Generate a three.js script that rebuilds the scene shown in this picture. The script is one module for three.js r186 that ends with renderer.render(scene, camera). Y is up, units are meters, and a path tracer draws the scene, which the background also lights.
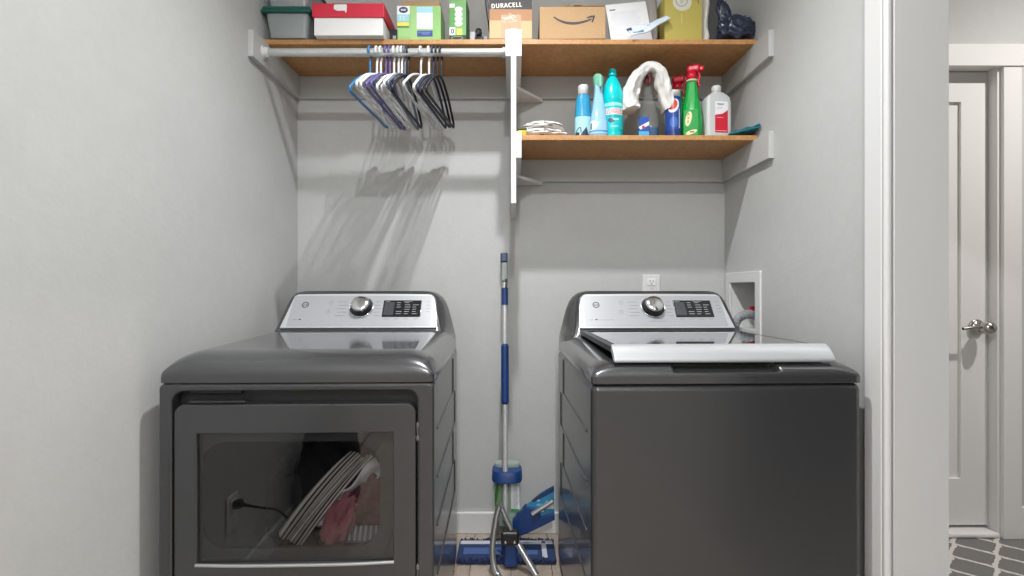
import * as THREE from 'three';
import { RoundedBoxGeometry } from 'three/addons/geometries/RoundedBoxGeometry.js';
import { mergeGeometries, mergeVertices, toCreasedNormals } from 'three/addons/utils/BufferGeometryUtils.js';

// ------------------------------------------------------------------ camera, lights, exposure
const scene = new THREE.Scene();
scene.background = new THREE.Color(0x000000);
const camera = new THREE.PerspectiveCamera(60.08, 1024 / 576, 0.05, 40);
camera.position.set(0, 1.065, 2.17);
camera.lookAt(0, 1.065, 0);
const renderer = new THREE.WebGLRenderer({ antialias: true });
renderer.toneMapping = THREE.LinearToneMapping;
renderer.toneMappingExposure = 0.91;
renderer.shadowMap.enabled = true;
renderer.shadowMap.type = THREE.PCFSoftShadowMap;

const CEIL = 2.78;
// [x, z, candela, half beam angle (0: bare surface lamp shining all round), colour, label] of the recessed ceiling lamps: their shadows on the wall tell where they are
const CANS = [
  [0.04, 1.0, 12.4, 62, [0.985, 0.995, 1.0], 'round white ceiling downlight above the washer and dryer'],
  [0.04, 2.62, 5.2, 0, [0.985, 0.995, 1.0], 'round white ceiling downlight just behind the camera in the laundry'],
  [0.04, 4.25, 20, 88, [0.985, 0.995, 1.0], 'round white ceiling downlight at the far end of the laundry behind the camera'],
  [2.4, 1.0, 11.5, 84, [1.0, 0.965, 0.93], 'round white ceiling downlight in the hall beyond the opening'],
];

// ------------------------------------------------------------------ helpers
let seedState = 12345;
const rnd = () => { seedState = (seedState * 1664525 + 1013904223) >>> 0; return seedState / 4294967296; };
const rr = (a, b) => a + (b - a) * rnd();
const hash = (x, y, z) => { let h = (x * 374761393 + y * 668265263 + z * 2147483647) | 0; h = Math.imul(h ^ (h >>> 13), 1274126177); h ^= h >>> 16; return (h >>> 0) / 4294967296; };
const sm = (t) => t * t * (3 - 2 * t);
function noise3(x, y, z, wrap = 0) {
  const X = Math.floor(x), Y = Math.floor(y), Z = Math.floor(z), u = sm(x - X), v = sm(y - Y), w = sm(z - Z);
  const m = (a) => wrap ? ((a % wrap) + wrap) % wrap : a;
  const L = (a, b, t) => a + (b - a) * t, H = (i, j, k) => hash(m(X + i), m(Y + j), Z + k);
  return L(L(L(H(0, 0, 0), H(1, 0, 0), u), L(H(0, 1, 0), H(1, 1, 0), u), v), L(L(H(0, 0, 1), H(1, 0, 1), u), L(H(0, 1, 1), H(1, 1, 1), u), v), w);
}
const used = {};
function numbered(n) { const k = used[n] = (used[n] ?? -1) + 1; return k ? `${n}_${String(k).padStart(3, '0')}` : n; }
function tag(o, label, category, group) { o.userData.label = label; o.userData.category = category; if (group) o.userData.group = group; return o; }
function thing(name, label, category, [x, y, z] = [0, 0, 0], turn = 0, group) {
  const o = new THREE.Group(); o.name = numbered(name); o.position.set(x, y, z); o.rotation.y = turn; scene.add(o);
  return tag(o, label, category, group);
}
function part(name, geo, mat, parent, pos, rot) {
  const m = new THREE.Mesh(geo, mat); m.name = parent ? name : numbered(name);
  if (pos) m.position.set(...pos); if (rot) m.rotation.set(...rot);
  (parent ?? scene).add(m); return m;
}
function struct(name, geo, mat, pos, rot, label) {
  const m = part(name, geo, mat, null, pos, rot); m.userData.kind = 'structure';
  return m;
}
// uv in metres from the face that each triangle points to
function metreUV(geo, s = 1) {
  const g = geo.index ? geo.toNonIndexed() : geo; g.computeVertexNormals();
  const p = g.attributes.position, n = g.attributes.normal, uv = new Float32Array(p.count * 2);
  for (let i = 0; i < p.count; i++) {
    const ax = Math.abs(n.getX(i)), ay = Math.abs(n.getY(i)), az = Math.abs(n.getZ(i));
    let a, b;
    if (ax >= ay && ax >= az) { a = p.getZ(i); b = p.getY(i); } else if (ay >= az) { a = p.getX(i); b = p.getZ(i); } else { a = p.getX(i); b = p.getY(i); }
    uv[2 * i] = a * s; uv[2 * i + 1] = b * s;
  }
  g.setAttribute('uv', new THREE.BufferAttribute(uv, 2)); return g;
}
const box = (w, h, d) => new THREE.BoxGeometry(w, h, d);
const rbox = (w, h, d, r = 0.004, s = 3) => new RoundedBoxGeometry(w, h, d, s, Math.min(r, w / 2.01, h / 2.01, d / 2.01));
// box from min to max corner, uv in metres
function span(x0, x1, y0, y1, z0, z1, r = 0) {
  const g = r ? rbox(x1 - x0, y1 - y0, z1 - z0, r, 2) : box(x1 - x0, y1 - y0, z1 - z0);
  g.translate((x0 + x1) / 2, (y0 + y1) / 2, (z0 + z1) / 2); return g;
}
const V = (x, y, z) => new THREE.Vector3(x, y, z);
function clean(gs) { return gs.map((g) => { const q = (g.index ? g.toNonIndexed() : g.clone()); for (const k of Object.keys(q.attributes)) if (!['position', 'normal', 'uv'].includes(k)) q.deleteAttribute(k); return q; }); }
const merge = (...gs) => mergeGeometries(clean(gs));
function tube(pts, r, seg = 40, rad = 8, closed = false, tension = 0.5) {
  return new THREE.TubeGeometry(new THREE.CatmullRomCurve3(pts.map((p) => V(...p)), closed, 'catmullrom', tension), seg, r, rad, closed);
}
function rod(a, b, r, rad = 14) {
  const A = V(...a), B = V(...b), d = B.clone().sub(A), g = new THREE.CylinderGeometry(r, r, d.length(), rad);
  g.applyQuaternion(new THREE.Quaternion().setFromUnitVectors(V(0, 1, 0), d.normalize())); g.translate(...A.add(B).multiplyScalar(0.5).toArray()); return g;
}
const lathe = (pts, n = 28) => new THREE.LatheGeometry(pts.map(([r, y]) => new THREE.Vector2(r, y)), n);
// closed loops of equal length -> skin with caps
function loft(loops, caps = true, crease = 0.7) {
  const n = loops[0].length, pos = [], idx = [], uv = [];
  loops.forEach((l, j) => l.forEach((p, i) => { pos.push(p.x, p.y, p.z); uv.push(i / n, j / (loops.length - 1)); }));
  for (let j = 0; j < loops.length - 1; j++) for (let i = 0; i < n; i++) { const a = j * n + i, b = j * n + (i + 1) % n, c = a + n, d = b + n; idx.push(a, b, d, a, d, c); }
  if (caps) for (const [j, flip] of [[0, 1], [loops.length - 1, 0]]) {
    const c = loops[j].reduce((s, p) => s.add(p), V(0, 0, 0)).multiplyScalar(1 / n), k = pos.length / 3; pos.push(c.x, c.y, c.z); uv.push(0.5, 0.5);
    for (let i = 0; i < n; i++) { const a = j * n + i, b = j * n + (i + 1) % n; flip ? idx.push(k, b, a) : idx.push(k, a, b); }
  }
  const g = new THREE.BufferGeometry(); g.setAttribute('position', new THREE.Float32BufferAttribute(pos, 3)); g.setAttribute('uv', new THREE.Float32BufferAttribute(uv, 2)); g.setIndex(idx);
  g.computeVertexNormals();
  return toCreasedNormals(g, crease);
}
function roundQuad(corners, r, y, k = 5) { // corners [x,z] in order
  const out = [], n = corners.length;
  for (let i = 0; i < n; i++) {
    const p = corners[(i + n - 1) % n], c = corners[i], q = corners[(i + 1) % n];
    const a = [p[0] - c[0], p[1] - c[1]], b = [q[0] - c[0], q[1] - c[1]], la = Math.hypot(...a), lb = Math.hypot(...b), ra = Math.min(r, la * 0.45), rb = Math.min(r, lb * 0.45);
    const s = [c[0] + a[0] / la * ra, c[1] + a[1] / la * ra], e = [c[0] + b[0] / lb * rb, c[1] + b[1] / lb * rb];
    for (let t = 0; t <= k; t++) { const u = t / k, w = 1 - u; out.push(V(w * w * s[0] + 2 * w * u * c[0] + u * u * e[0], y, w * w * s[1] + 2 * w * u * c[1] + u * u * e[1])); }
  }
  return out;
}
function rrShape(x0, x1, y0, y1, r, S = new THREE.Shape()) {
  S.moveTo(x0 + r, y0); S.lineTo(x1 - r, y0); S.absarc(x1 - r, y0 + r, r, -Math.PI / 2, 0); S.lineTo(x1, y1 - r); S.absarc(x1 - r, y1 - r, r, 0, Math.PI / 2);
  S.lineTo(x0 + r, y1); S.absarc(x0 + r, y1 - r, r, Math.PI / 2, Math.PI); S.lineTo(x0, y0 + r); S.absarc(x0 + r, y0 + r, r, Math.PI, 1.5 * Math.PI); return S;
}
const extr = (S, depth, bevel = 0, cs = 10) => new THREE.ExtrudeGeometry(S, { depth, bevelEnabled: bevel > 0, bevelSize: bevel, bevelThickness: bevel, bevelSegments: 3, curveSegments: cs });
// crumpled, cloth-like lump: sphere pushed about by ridged noise
function lump(rx, ry, rz, amp, freq, seed, detail = 24, flat = 0) {
  let g = new THREE.SphereGeometry(1, detail * 2, detail); const p = g.attributes.position, v = V(0, 0, 0);
  for (let i = 0; i < p.count; i++) {
    v.fromBufferAttribute(p, i); const n = v.clone();
    const q = noise3(n.x * freq + seed, n.y * freq + seed * 1.7, n.z * freq - seed), q2 = noise3(n.x * freq * 2.3 - seed, n.y * freq * 2.3, n.z * freq * 2.3 + seed);
    const ridge = 1 - Math.abs(2 * q - 1), ridge2 = 1 - Math.abs(2 * q2 - 1);
    const s = 1 + amp * (ridge - 0.6) + amp * 0.5 * (ridge2 - 0.6);
    v.multiplyScalar(s); v.y = Math.max(v.y, -1 + flat); p.setXYZ(i, v.x * rx, v.y * ry, v.z * rz);
  }
  g = mergeVertices((g.deleteAttribute('uv'), g.deleteAttribute('normal'), g), 1e-5); g.computeVertexNormals();
  const uv = new Float32Array(g.attributes.position.count * 2); for (let i = 0; i < uv.length / 2; i++) { uv[2 * i] = g.attributes.position.getX(i) * 8; uv[2 * i + 1] = g.attributes.position.getY(i) * 8; }
  g.setAttribute('uv', new THREE.BufferAttribute(uv, 2)); return g;
}
// thick sheet from a function (u, v) -> point
function sheet(fn, nu, nv, thick) {
  const P = (u, v) => V(...fn(u, v)), e = 1e-3, top = [], bot = [], uv = [];
  for (let j = 0; j <= nv; j++) for (let i = 0; i <= nu; i++) {
    const u = i / nu, v = j / nv, p = P(u, v), du = P(Math.min(1, u + e), v).sub(P(Math.max(0, u - e), v)), dv = P(u, Math.min(1, v + e)).sub(P(u, Math.max(0, v - e))), n = du.cross(dv).normalize().multiplyScalar(thick / 2);
    top.push(p.clone().add(n)); bot.push(p.clone().sub(n)); uv.push(u, v);
  }
  const N = top.length, pos = [...top, ...bot].flatMap((p) => [p.x, p.y, p.z]), idx = [], w = nu + 1;
  for (let j = 0; j < nv; j++) for (let i = 0; i < nu; i++) { const a = j * w + i, b = a + 1, c = a + w, d = c + 1; idx.push(a, b, d, a, d, c, N + a, N + d, N + b, N + a, N + c, N + d); }
  const rim = []; for (let i = 0; i < nu; i++) rim.push(i); for (let j = 0; j < nv; j++) rim.push(j * w + nu); for (let i = nu; i > 0; i--) rim.push(nv * w + i); for (let j = nv; j > 0; j--) rim.push(j * w);
  rim.forEach((a, k) => { const b = rim[(k + 1) % rim.length]; idx.push(a, N + b, b, a, N + a, N + b); });
  const g = new THREE.BufferGeometry(); g.setAttribute('position', new THREE.Float32BufferAttribute(pos, 3)); g.setAttribute('uv', new THREE.Float32BufferAttribute([...uv, ...uv], 2)); g.setIndex(idx); g.computeVertexNormals(); return g;
}

// ------------------------------------------------------------------ textures and materials
function dataTex(n, fn, srgb) {
  const d = new Uint8Array(n * n * 4);
  for (let y = 0; y < n; y++) for (let x = 0; x < n; x++) { const c = fn(x / n, y / n, x, y), k = 4 * (y * n + x); d[k] = c[0]; d[k + 1] = c[1]; d[k + 2] = c[2]; d[k + 3] = 255; }
  const t = new THREE.DataTexture(d, n, n); t.wrapS = t.wrapT = THREE.RepeatWrapping; t.magFilter = THREE.LinearFilter; t.minFilter = THREE.LinearMipmapLinearFilter; t.generateMipmaps = true;
  if (srgb) t.colorSpace = THREE.SRGBColorSpace; t.needsUpdate = true; return t;
}
function canvasTex(w, h, draw) {
  const c = document.createElement('canvas'); c.width = w; c.height = h; draw(c.getContext('2d'), w, h);
  const t = new THREE.CanvasTexture(c); t.colorSpace = THREE.SRGBColorSpace; t.anisotropy = 4; return t;
}
const g255 = (v) => [v, v, v];
const peel = dataTex(512, (u, v) => g255(255 * (0.5 * noise3(u * 96, v * 96, 1, 96) + 0.32 * noise3(u * 160, v * 160, 2, 160) + 0.18 * noise3(u * 24, v * 24, 3, 24))));
const wallTone = dataTex(512, (u, v) => { const n = 0.5 * noise3(u * 6, v * 6, 5, 6) + 0.3 * noise3(u * 40, v * 40, 6, 40) + 0.2 * noise3(u * 170, v * 170, 8, 170); return g255(244 + 11 * n); }, true);
const weave = dataTex(256, (u, v, x, y) => g255(140 + 60 * Math.sin(u * Math.PI * 128) * Math.sin(v * Math.PI * 128) + 50 * noise3(u * 64, v * 64, 4, 64)));
const woodTone = dataTex(512, (u, v) => { const n = noise3(u * 4, v * 48, 11, 48), f = noise3(u * 128, v * 256, 12, 256), s = noise3(u * 90, v * 90, 13, 90); const k = 0.8 + 0.12 * n + 0.1 * f + 0.1 * s; return [255 * Math.min(1, k), 250 * Math.min(1, k), 244 * Math.min(1, k)]; }, true);
const chip = dataTex(512, (u, v) => { const n = noise3(u * 150, v * 150, 21, 150), f = noise3(u * 60, v * 60, 22, 60), c = noise3(u * 7, v * 7, 23, 7); const k = 0.82 + 0.11 * n + 0.06 * f + 0.03 * c; return [255 * Math.min(1, k), 252 * Math.min(1, k), 248 * Math.min(1, k)]; }, true);
const fleck = dataTex(256, (u, v, x, y) => g255(215 + 40 * hash(x, y, 7)), true);

const std = (color, roughness = 0.6, metalness = 0, extra = {}) => new THREE.MeshStandardMaterial({ color, roughness, metalness, ...extra });
const phy = (color, o) => new THREE.MeshPhysicalMaterial({ color, ...o });
const lin = (r, g, b) => new THREE.Color().setRGB(r, g, b);
const M = {
  wall: std(lin(0.56, 0.565, 0.555), 0.62, 0, { map: wallTone, bumpMap: peel, bumpScale: 0.0004 }),
  ceiling: std(lin(0.8, 0.8, 0.79), 0.8, 0, { bumpMap: peel, bumpScale: 0.001 }),
  trim: std(lin(0.72, 0.72, 0.715), 0.38),
  hallTrim: std(lin(0.80, 0.78, 0.77), 0.4),
  cleat: std(lin(0.56, 0.565, 0.555), 0.5, 0, { map: wallTone }),
  white: std(lin(0.72, 0.72, 0.715), 0.4),
  shelf: std(lin(0.60, 0.31, 0.118), 0.45, 0, { map: chip }),
  machine: phy(lin(0.080, 0.081, 0.086), { metalness: 0.6, roughness: 0.34, clearcoat: 0.5, clearcoatRoughness: 0.12 }),
  machineTop: phy(lin(0.080, 0.081, 0.086), { metalness: 0.5, roughness: 0.26, clearcoat: 0.8, clearcoatRoughness: 0.08 }),
  silver: std(lin(0.62, 0.63, 0.65), 0.36, 0.5),
  chrome: std(lin(0.75, 0.75, 0.76), 0.14, 1),
  steel: std(lin(0.55, 0.56, 0.57), 0.3, 0.8),
  rod: std(lin(0.66, 0.68, 0.66), 0.25, 0.6),
  nickel: std(lin(0.5, 0.48, 0.45), 0.22, 1),
  black: std(lin(0.012, 0.012, 0.013), 0.35),
  blackGloss: phy(lin(0.01, 0.01, 0.011), { roughness: 0.08, clearcoat: 1, clearcoatRoughness: 0.04 }),
  rubber: std(lin(0.02, 0.02, 0.02), 0.8),
  dark: std(lin(0.03, 0.031, 0.033), 0.5),
  card: std(lin(0.56, 0.36, 0.19), 0.85, 0, { map: fleck }),
  cardDark: std(lin(0.40, 0.24, 0.12), 0.85, 0, { map: fleck }),
  paper: std(lin(0.82, 0.82, 0.81), 0.7),
  cloth: std(lin(0.74, 0.73, 0.71), 0.95, 0, { bumpMap: weave, bumpScale: 0.001 }),
  navy: std(lin(0.02, 0.045, 0.13), 0.9, 0, { bumpMap: weave, bumpScale: 0.002 }),
};
const plain = (r, g, b, rough = 0.5, metal = 0) => std(lin(r, g, b), rough, metal);
const print = (w, h, draw, rough = 0.55) => std(0xffffff, rough, 0, { map: canvasTex(w, h, draw) });

// ------------------------------------------------------------------ room shell
const XL = -0.934, XR = 0.926, ZB = 0, ZC = 5.6, ZH = 0.044, XH0 = 1.057, XH1 = 3.6, OP0 = 0.96, OP1 = 1.85, OPY = 2.06;
{
  const t = 0.12, W = (g) => metreUV(g, 1);
  struct('wall_left', W(span(XL - t, XL, 0, CEIL, ZB - t, ZC + t)), M.wall);
  struct('wall_back', W(span(XL, XR, 0, CEIL, ZB - t, ZB)), M.wall);
  struct('wall_behind', W(span(XL, XH1, 0, CEIL, ZC, ZC + t)), M.wall);
  // right wall: with the washer supply box recess and the opening to the hall
  const bz0 = 0.065, bz1 = 0.295, by0 = 0.90, by1 = 1.095;
  struct('wall_right', W(merge(
    span(XR, XH0, 0, by0, ZB - t, OP0), span(XR, XH0, by1, CEIL, ZB - t, OP0), span(XR, XH0, by0, by1, ZB - t, bz0), span(XR, XH0, by0, by1, bz1, OP0), span(XR + 0.105, XH0, by0, by1, bz0, bz1),
    span(XR, XH0, OPY, CEIL, OP0, OP1), span(XR, XH0, 0, CEIL, OP1, ZC))), M.wall);
  // hall
  const d0 = 1.30, d1 = 2.088, dy = 2.022;
  struct('wall_hall', W(merge(span(XH0, d0, 0, CEIL, ZH - t, ZH), span(d1, XH1, 0, CEIL, ZH - t, ZH), span(d0, d1, dy, CEIL, ZH - t, ZH))), M.wall);
  struct('wall_hall_right', W(span(XH1, XH1 + t, 0, CEIL, ZH - t, ZC + t)), M.wall);
  struct('ceiling', W(span(XL - t, XH1 + t, CEIL, CEIL + 0.12, ZB - t - 0.06, ZC + t)), M.ceiling);
  // laundry floor of planks
  const fl = struct('floor', span(XL - t, XR + 0.02, -0.1, -0.012, ZB - t, ZC + t), M.dark);
  const pm = [0.50, 0.44, 0.47, 0.41].map((k) => std(lin(k, k * 0.86, k * 0.74), 0.45, 0, { map: woodTone })), pg = {};
  const pw = 0.155; let row = 0;
  for (let x = XL; x < XR - 0.01; x += pw, row++) {
    const w = Math.min(pw, XR - x); let z = ZB - (row * 0.43) % 1.2;
    for (; z < ZC; z += 1.2) {
      const a = Math.max(z, ZB), b = Math.min(z + 1.2, ZC), key = `${w.toFixed(3)}_${(b - a).toFixed(3)}`;
      pg[key] ??= (() => { const g = metreUV(box(w - 0.0025, 0.012, b - a - 0.0025), 1), u = g.attributes.uv; for (let i = 0; i < u.count; i++) { const q = u.getX(i); u.setXY(i, u.getY(i), q); } return g; })();
      part('plank', pg[key], pm[(row * 7 + Math.floor((z + 9) / 1.2) * 3) % 4], fl, [x + w / 2, -0.006, (a + b) / 2]);
    }
  }
  // hall floor: grey vinyl printed with a pale trellis
  const trellis = canvasTex(512, 512, (c, w, h) => {
    c.fillStyle = 'rgb(118,115,113)'; c.fillRect(0, 0, w, h);
    for (let i = 0; i < 2600; i++) { const k = 100 + Math.floor(rnd() * 34); c.fillStyle = `rgba(${k},${k - 2},${k - 4},0.35)`; c.fillRect(rnd() * w, rnd() * h, 2 + rnd() * 7, 2); }
    c.strokeStyle = 'rgb(214,209,203)'; c.lineWidth = 32; c.lineJoin = 'round';
    for (const [ox, oy] of [[0, 0], [256, 256]]) for (const sx of [-512, 0, 512]) for (const sy of [-512, 0, 512]) {
      c.beginPath(); const X = ox + sx, Y = oy + sy;
      const q = [[0, -256], [34, -190], [112, -150], [128, -128], [150, -112], [222, -40], [256, 0], [222, 40], [150, 112], [128, 128], [112, 150], [34, 190], [0, 256]];
      q.forEach(([a, b], i) => i ? c.lineTo(X + a, Y + b) : c.moveTo(X + a, Y + b)); c.stroke();
      c.beginPath(); q.forEach(([a, b], i) => i ? c.lineTo(X - a, Y + b) : c.moveTo(X - a, Y + b)); c.stroke();
    }
  });
  trellis.wrapS = trellis.wrapT = THREE.RepeatWrapping;
  struct('floor_hall', metreUV(span(XR + 0.02, XH1, -0.1, 0, ZH - t, ZC), 5.43), std(0xffffff, 0.6, 0, { map: trellis, bumpMap: peel, bumpScale: 0.0006 }));
  // baseboards
  const bb = (x0, x1, z0, z1, h = 0.092) => W(span(x0, x1, 0, h, z0, z1, 0.004));
  struct('baseboard_back', bb(XL, XR, ZB, 0.014), M.trim);
  struct('baseboard_left', bb(XL, XL + 0.014, 0.014, ZC), M.trim);
  struct('baseboard_right', merge(bb(XR - 0.014, XR, 0.014, OP0 - 0.075), bb(XR - 0.014, XR, OP1 + 0.075, ZC)), M.trim);
  struct('baseboard_hall', bb(2.162, XH1, ZH, ZH + 0.014, 0.135), M.hallTrim);
  // cased opening in the right wall: casing on the wall face with a bead, plaster jamb
  const cas = (z0, z1) => merge(span(XR - 0.017, XR, 0, OPY + 0.07, z0, z1, 0.003));
  struct('trim_1', merge(cas(OP0 - 0.076, OP0 - 0.016), rod([XR - 0.009, 0, OP0 - 0.007], [XR - 0.009, OPY, OP0 - 0.007], 0.0085, 12)), M.trim);
  struct('trim_2', cas(OP1, OP1 + 0.076), M.trim);
  struct('trim_3', span(XR - 0.017, XR, OPY, OPY + 0.07, OP0 - 0.016, OP1, 0.003), M.trim);
  struct('trim_9', span(XR, XH0, 0, OPY, OP0 + 0.0005, OP0 + 0.005), M.trim);
  struct('trim_4', merge(rod([XH0 - 0.003, 0, OP0], [XH0 - 0.003, OPY, OP0], 0.004, 10)), M.trim);
  // hall door
  const jam = merge(span(d0 - 0.0, d0 + 0.018, 0, dy - 0.016, ZH - 0.115, ZH + 0.002), span(d1 - 0.018, d1, 0, dy - 0.016, ZH - 0.115, ZH + 0.002), span(d0, d1, dy - 0.016, dy, ZH - 0.115, ZH + 0.002));
  struct('trim_5', jam, M.hallTrim);
  struct('trim_6', merge(span(d1 - 0.006, d1 + 0.072, 0, 2.003, ZH, ZH + 0.018, 0.003), span(d0 - 0.072, d0 + 0.006, 0, 2.003, ZH, ZH + 0.018, 0.003)), M.hallTrim);
  struct('trim_7', span(d0 - 0.085, d1 + 0.084, 2.003, 2.096, ZH, ZH + 0.024, 0.003), M.hallTrim);
  struct('trim_8', span(d0, d1 - 0.012, 0, 0.022, ZH - 0.11, ZH + 0.012, 0.010), M.hallTrim);
  const dw = d1 - d0 - 0.042, dh = 1.966, S = rrShape(0, dw, 0, dh, 0.002), H = new THREE.Path();
  rrShape(0.115, dw - 0.115, 0.2, dh - 0.128, 0.001, H); S.holes.push(H);
  const door = struct('door_1', extr(S, 0.036, 0.001), M.hallTrim, [d0 + 0.021, 0.036, ZH - 0.075]);
  part('door_panel', box(dw - 0.226, dh - 0.324, 0.018), M.hallTrim, door, [dw / 2, (0.2 + dh - 0.128) / 2, 0.016]);
  const lx = dw - 0.055, ly = 0.86;
  const lev = part('door_handle', merge(lathe([[0, 0], [0.027, 0], [0.033, 0.004], [0.034, 0.008], [0.03, 0.014], [0.014, 0.017], [0.012, 0.045], [0, 0.045]]).rotateX(Math.PI / 2),
    lathe([[0, -0.028], [0.016, -0.026], [0.027, -0.013], [0.029, 0], [0.026, 0.014], [0.014, 0.026], [0, 0.028]]).rotateX(Math.PI / 2).translate(0, 0, 0.058)), M.nickel, door, [lx, ly, 0.037]);
  part('lever', tube([[0, 0, 0.05], [-0.03, 0.003, 0.056], [-0.06, 0.001, 0.056], [-0.098, -0.004, 0.05]], 0.0065, 24, 10), M.nickel, lev);
  part('latch_plate', rbox(0.003, 0.055, 0.024, 0.001), M.nickel, door, [dw + 0.001, ly, 0.02]);
}

// ------------------------------------------------------------------ ceiling lamps
CANS.forEach(([x, z, cd, beam, c, label], i) => {
  const t = thing('ceiling_light', label, 'ceiling light', [x, CEIL, z], 0, 'ceiling downlights');
  part('trim_ring', lathe([[0.05, -0.004], [0.055, -0.009], [0.085, -0.007], [0.09, 0], [0.05, 0]], 40), M.white, t);
  part('diffuser', new THREE.CylinderGeometry(0.052, 0.052, 0.004, 40), new THREE.MeshStandardMaterial({ color: 0xffffff, emissive: new THREE.Color(...c), emissiveIntensity: 6 }), t, [0, -0.003, 0]);
  const l = beam ? new THREE.SpotLight(new THREE.Color(...c), cd, 0, THREE.MathUtils.degToRad(beam), 1, 2) : new THREE.PointLight(new THREE.Color(...c), cd, 0, 2); l.name = 'downlight'; l.position.set(x, CEIL - 0.03, z); if (beam) { l.target.position.set(x, 0, z); scene.add(l.target); } l.castShadow = true; l.shadow.radius = 1.3; l.shadow.mapSize.set(2048, 2048); l.shadow.bias = -0.0005;
  scene.add(l);
});

// ------------------------------------------------------------------ shelving
const YU = 1.98, YLs = 1.62, ST = 0.019, CL = 0.41, CH = 0.095; // undersides, board thickness, cleat length and height
{
  const PX0 = -0.004, PX1 = 0.015;
  const board = (name, label, x0, x1, y) => { const m = part(name, metreUV(span(x0, x1, 0, ST, 0.0005, 0.3, 0.002), 1), M.shelf, null, [0, y, 0]); return tag(m, label, 'shelf'); };
  board('wall_shelf', 'long orange-brown wood shelf board running wall to wall above the clothes rod', XL + 0.001, XR - 0.001, YU);
  board('wall_shelf', 'short orange-brown wood shelf board holding the cleaning bottles', PX1 + 0.001, XR - 0.001, YLs);
  const cleat = (label, x0, x1, y, z0, z1) => tag(part('shelf_cleat', metreUV(span(x0, x1, -CH, 0, z0, z1, 0.0015), 1), M.cleat, null, [0, y - 0.0005, 0]), label, 'shelf cleat', 'painted cleats under the shelves');
  cleat('grey painted cleat on the left wall under the long shelf', XL, XL + 0.019, YU, 0.0195, CL);
  cleat('grey painted cleat on the right wall under the long upper shelf', XR - 0.019, XR, YU, 0.0195, CL);
  cleat('grey painted cleat on the right wall under the short lower shelf', XR - 0.019, XR, YLs, 0.0195, CL);
  cleat('grey painted cleat on the back wall above the hangers', XL, PX0 - 0.001, YU, 0, 0.019);
  cleat('grey painted cleat on the back wall behind the cleaning bottles', PX1 + 0.001, XR, YU, 0, 0.019);
  cleat('grey painted cleat on the back wall under the short lower shelf', PX1 + 0.001, XR, YLs, 0, 0.019);
  const s = thing('shelf_divider', 'white painted upright divider panel carrying both shelves at their middle', 'shelf support', [0, 0, 0]);
  const yb = 1.365;
  part('upright_panel', merge(span(PX0, PX1, yb, YU - 0.001, 0.001, 0.405, 0.0015), span(PX0, PX1, YU - 0.001, YU + 0.005, 0.302, 0.405, 0.0015)), M.white, s);
  part('support_cleat', span(PX0 - 0.019, PX0, YU - CH, YU - 0.001, 0.02, 0.41, 0.0015), M.white, s);
  part('support_cleat', span(PX1, PX1 + 0.019, YU - CH, YU - 0.001, 0.02, 0.41, 0.0015), M.white, s);
  part('support_cleat', span(PX1, PX1 + 0.019, YLs - CH, YLs - 0.001, 0.02, 0.41, 0.0015), M.white, s);
  for (const y of [YU - CH - 0.013, YLs - CH - 0.013]) {
    const S = new THREE.Shape(); S.moveTo(PX1, 0); S.lineTo(PX1 + 0.118, 0); S.lineTo(PX1 + 0.118, -0.012); S.lineTo(PX1, -0.16);
    part('corner_gusset', extr(S, 0.012).rotateX(-Math.PI / 2).scale(1, 1, 1), M.white, s, [0, y, 0.0005]);
  }
  const r = thing('clothes_rod', 'round metal clothes rod under the front of the long shelf', 'clothes rod', [0, 1.932, 0.336]);
  part('rod', rod([XL + 0.021, 0, 0], [PX0 - 0.02, 0, 0], 0.0145, 24), M.rod, r);
  part('flange', merge(rod([XL + 0.0192, 0, 0], [XL + 0.023, 0, 0], 0.024, 24), rod([XL + 0.019, 0, 0], [XL + 0.04, 0, 0], 0.0185, 20)), M.white, r);
  part('flange', rod([PX0 - 0.032, 0, 0], [PX0 - 0.0195, 0, 0], 0.019, 20), M.steel, r);
}

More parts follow.
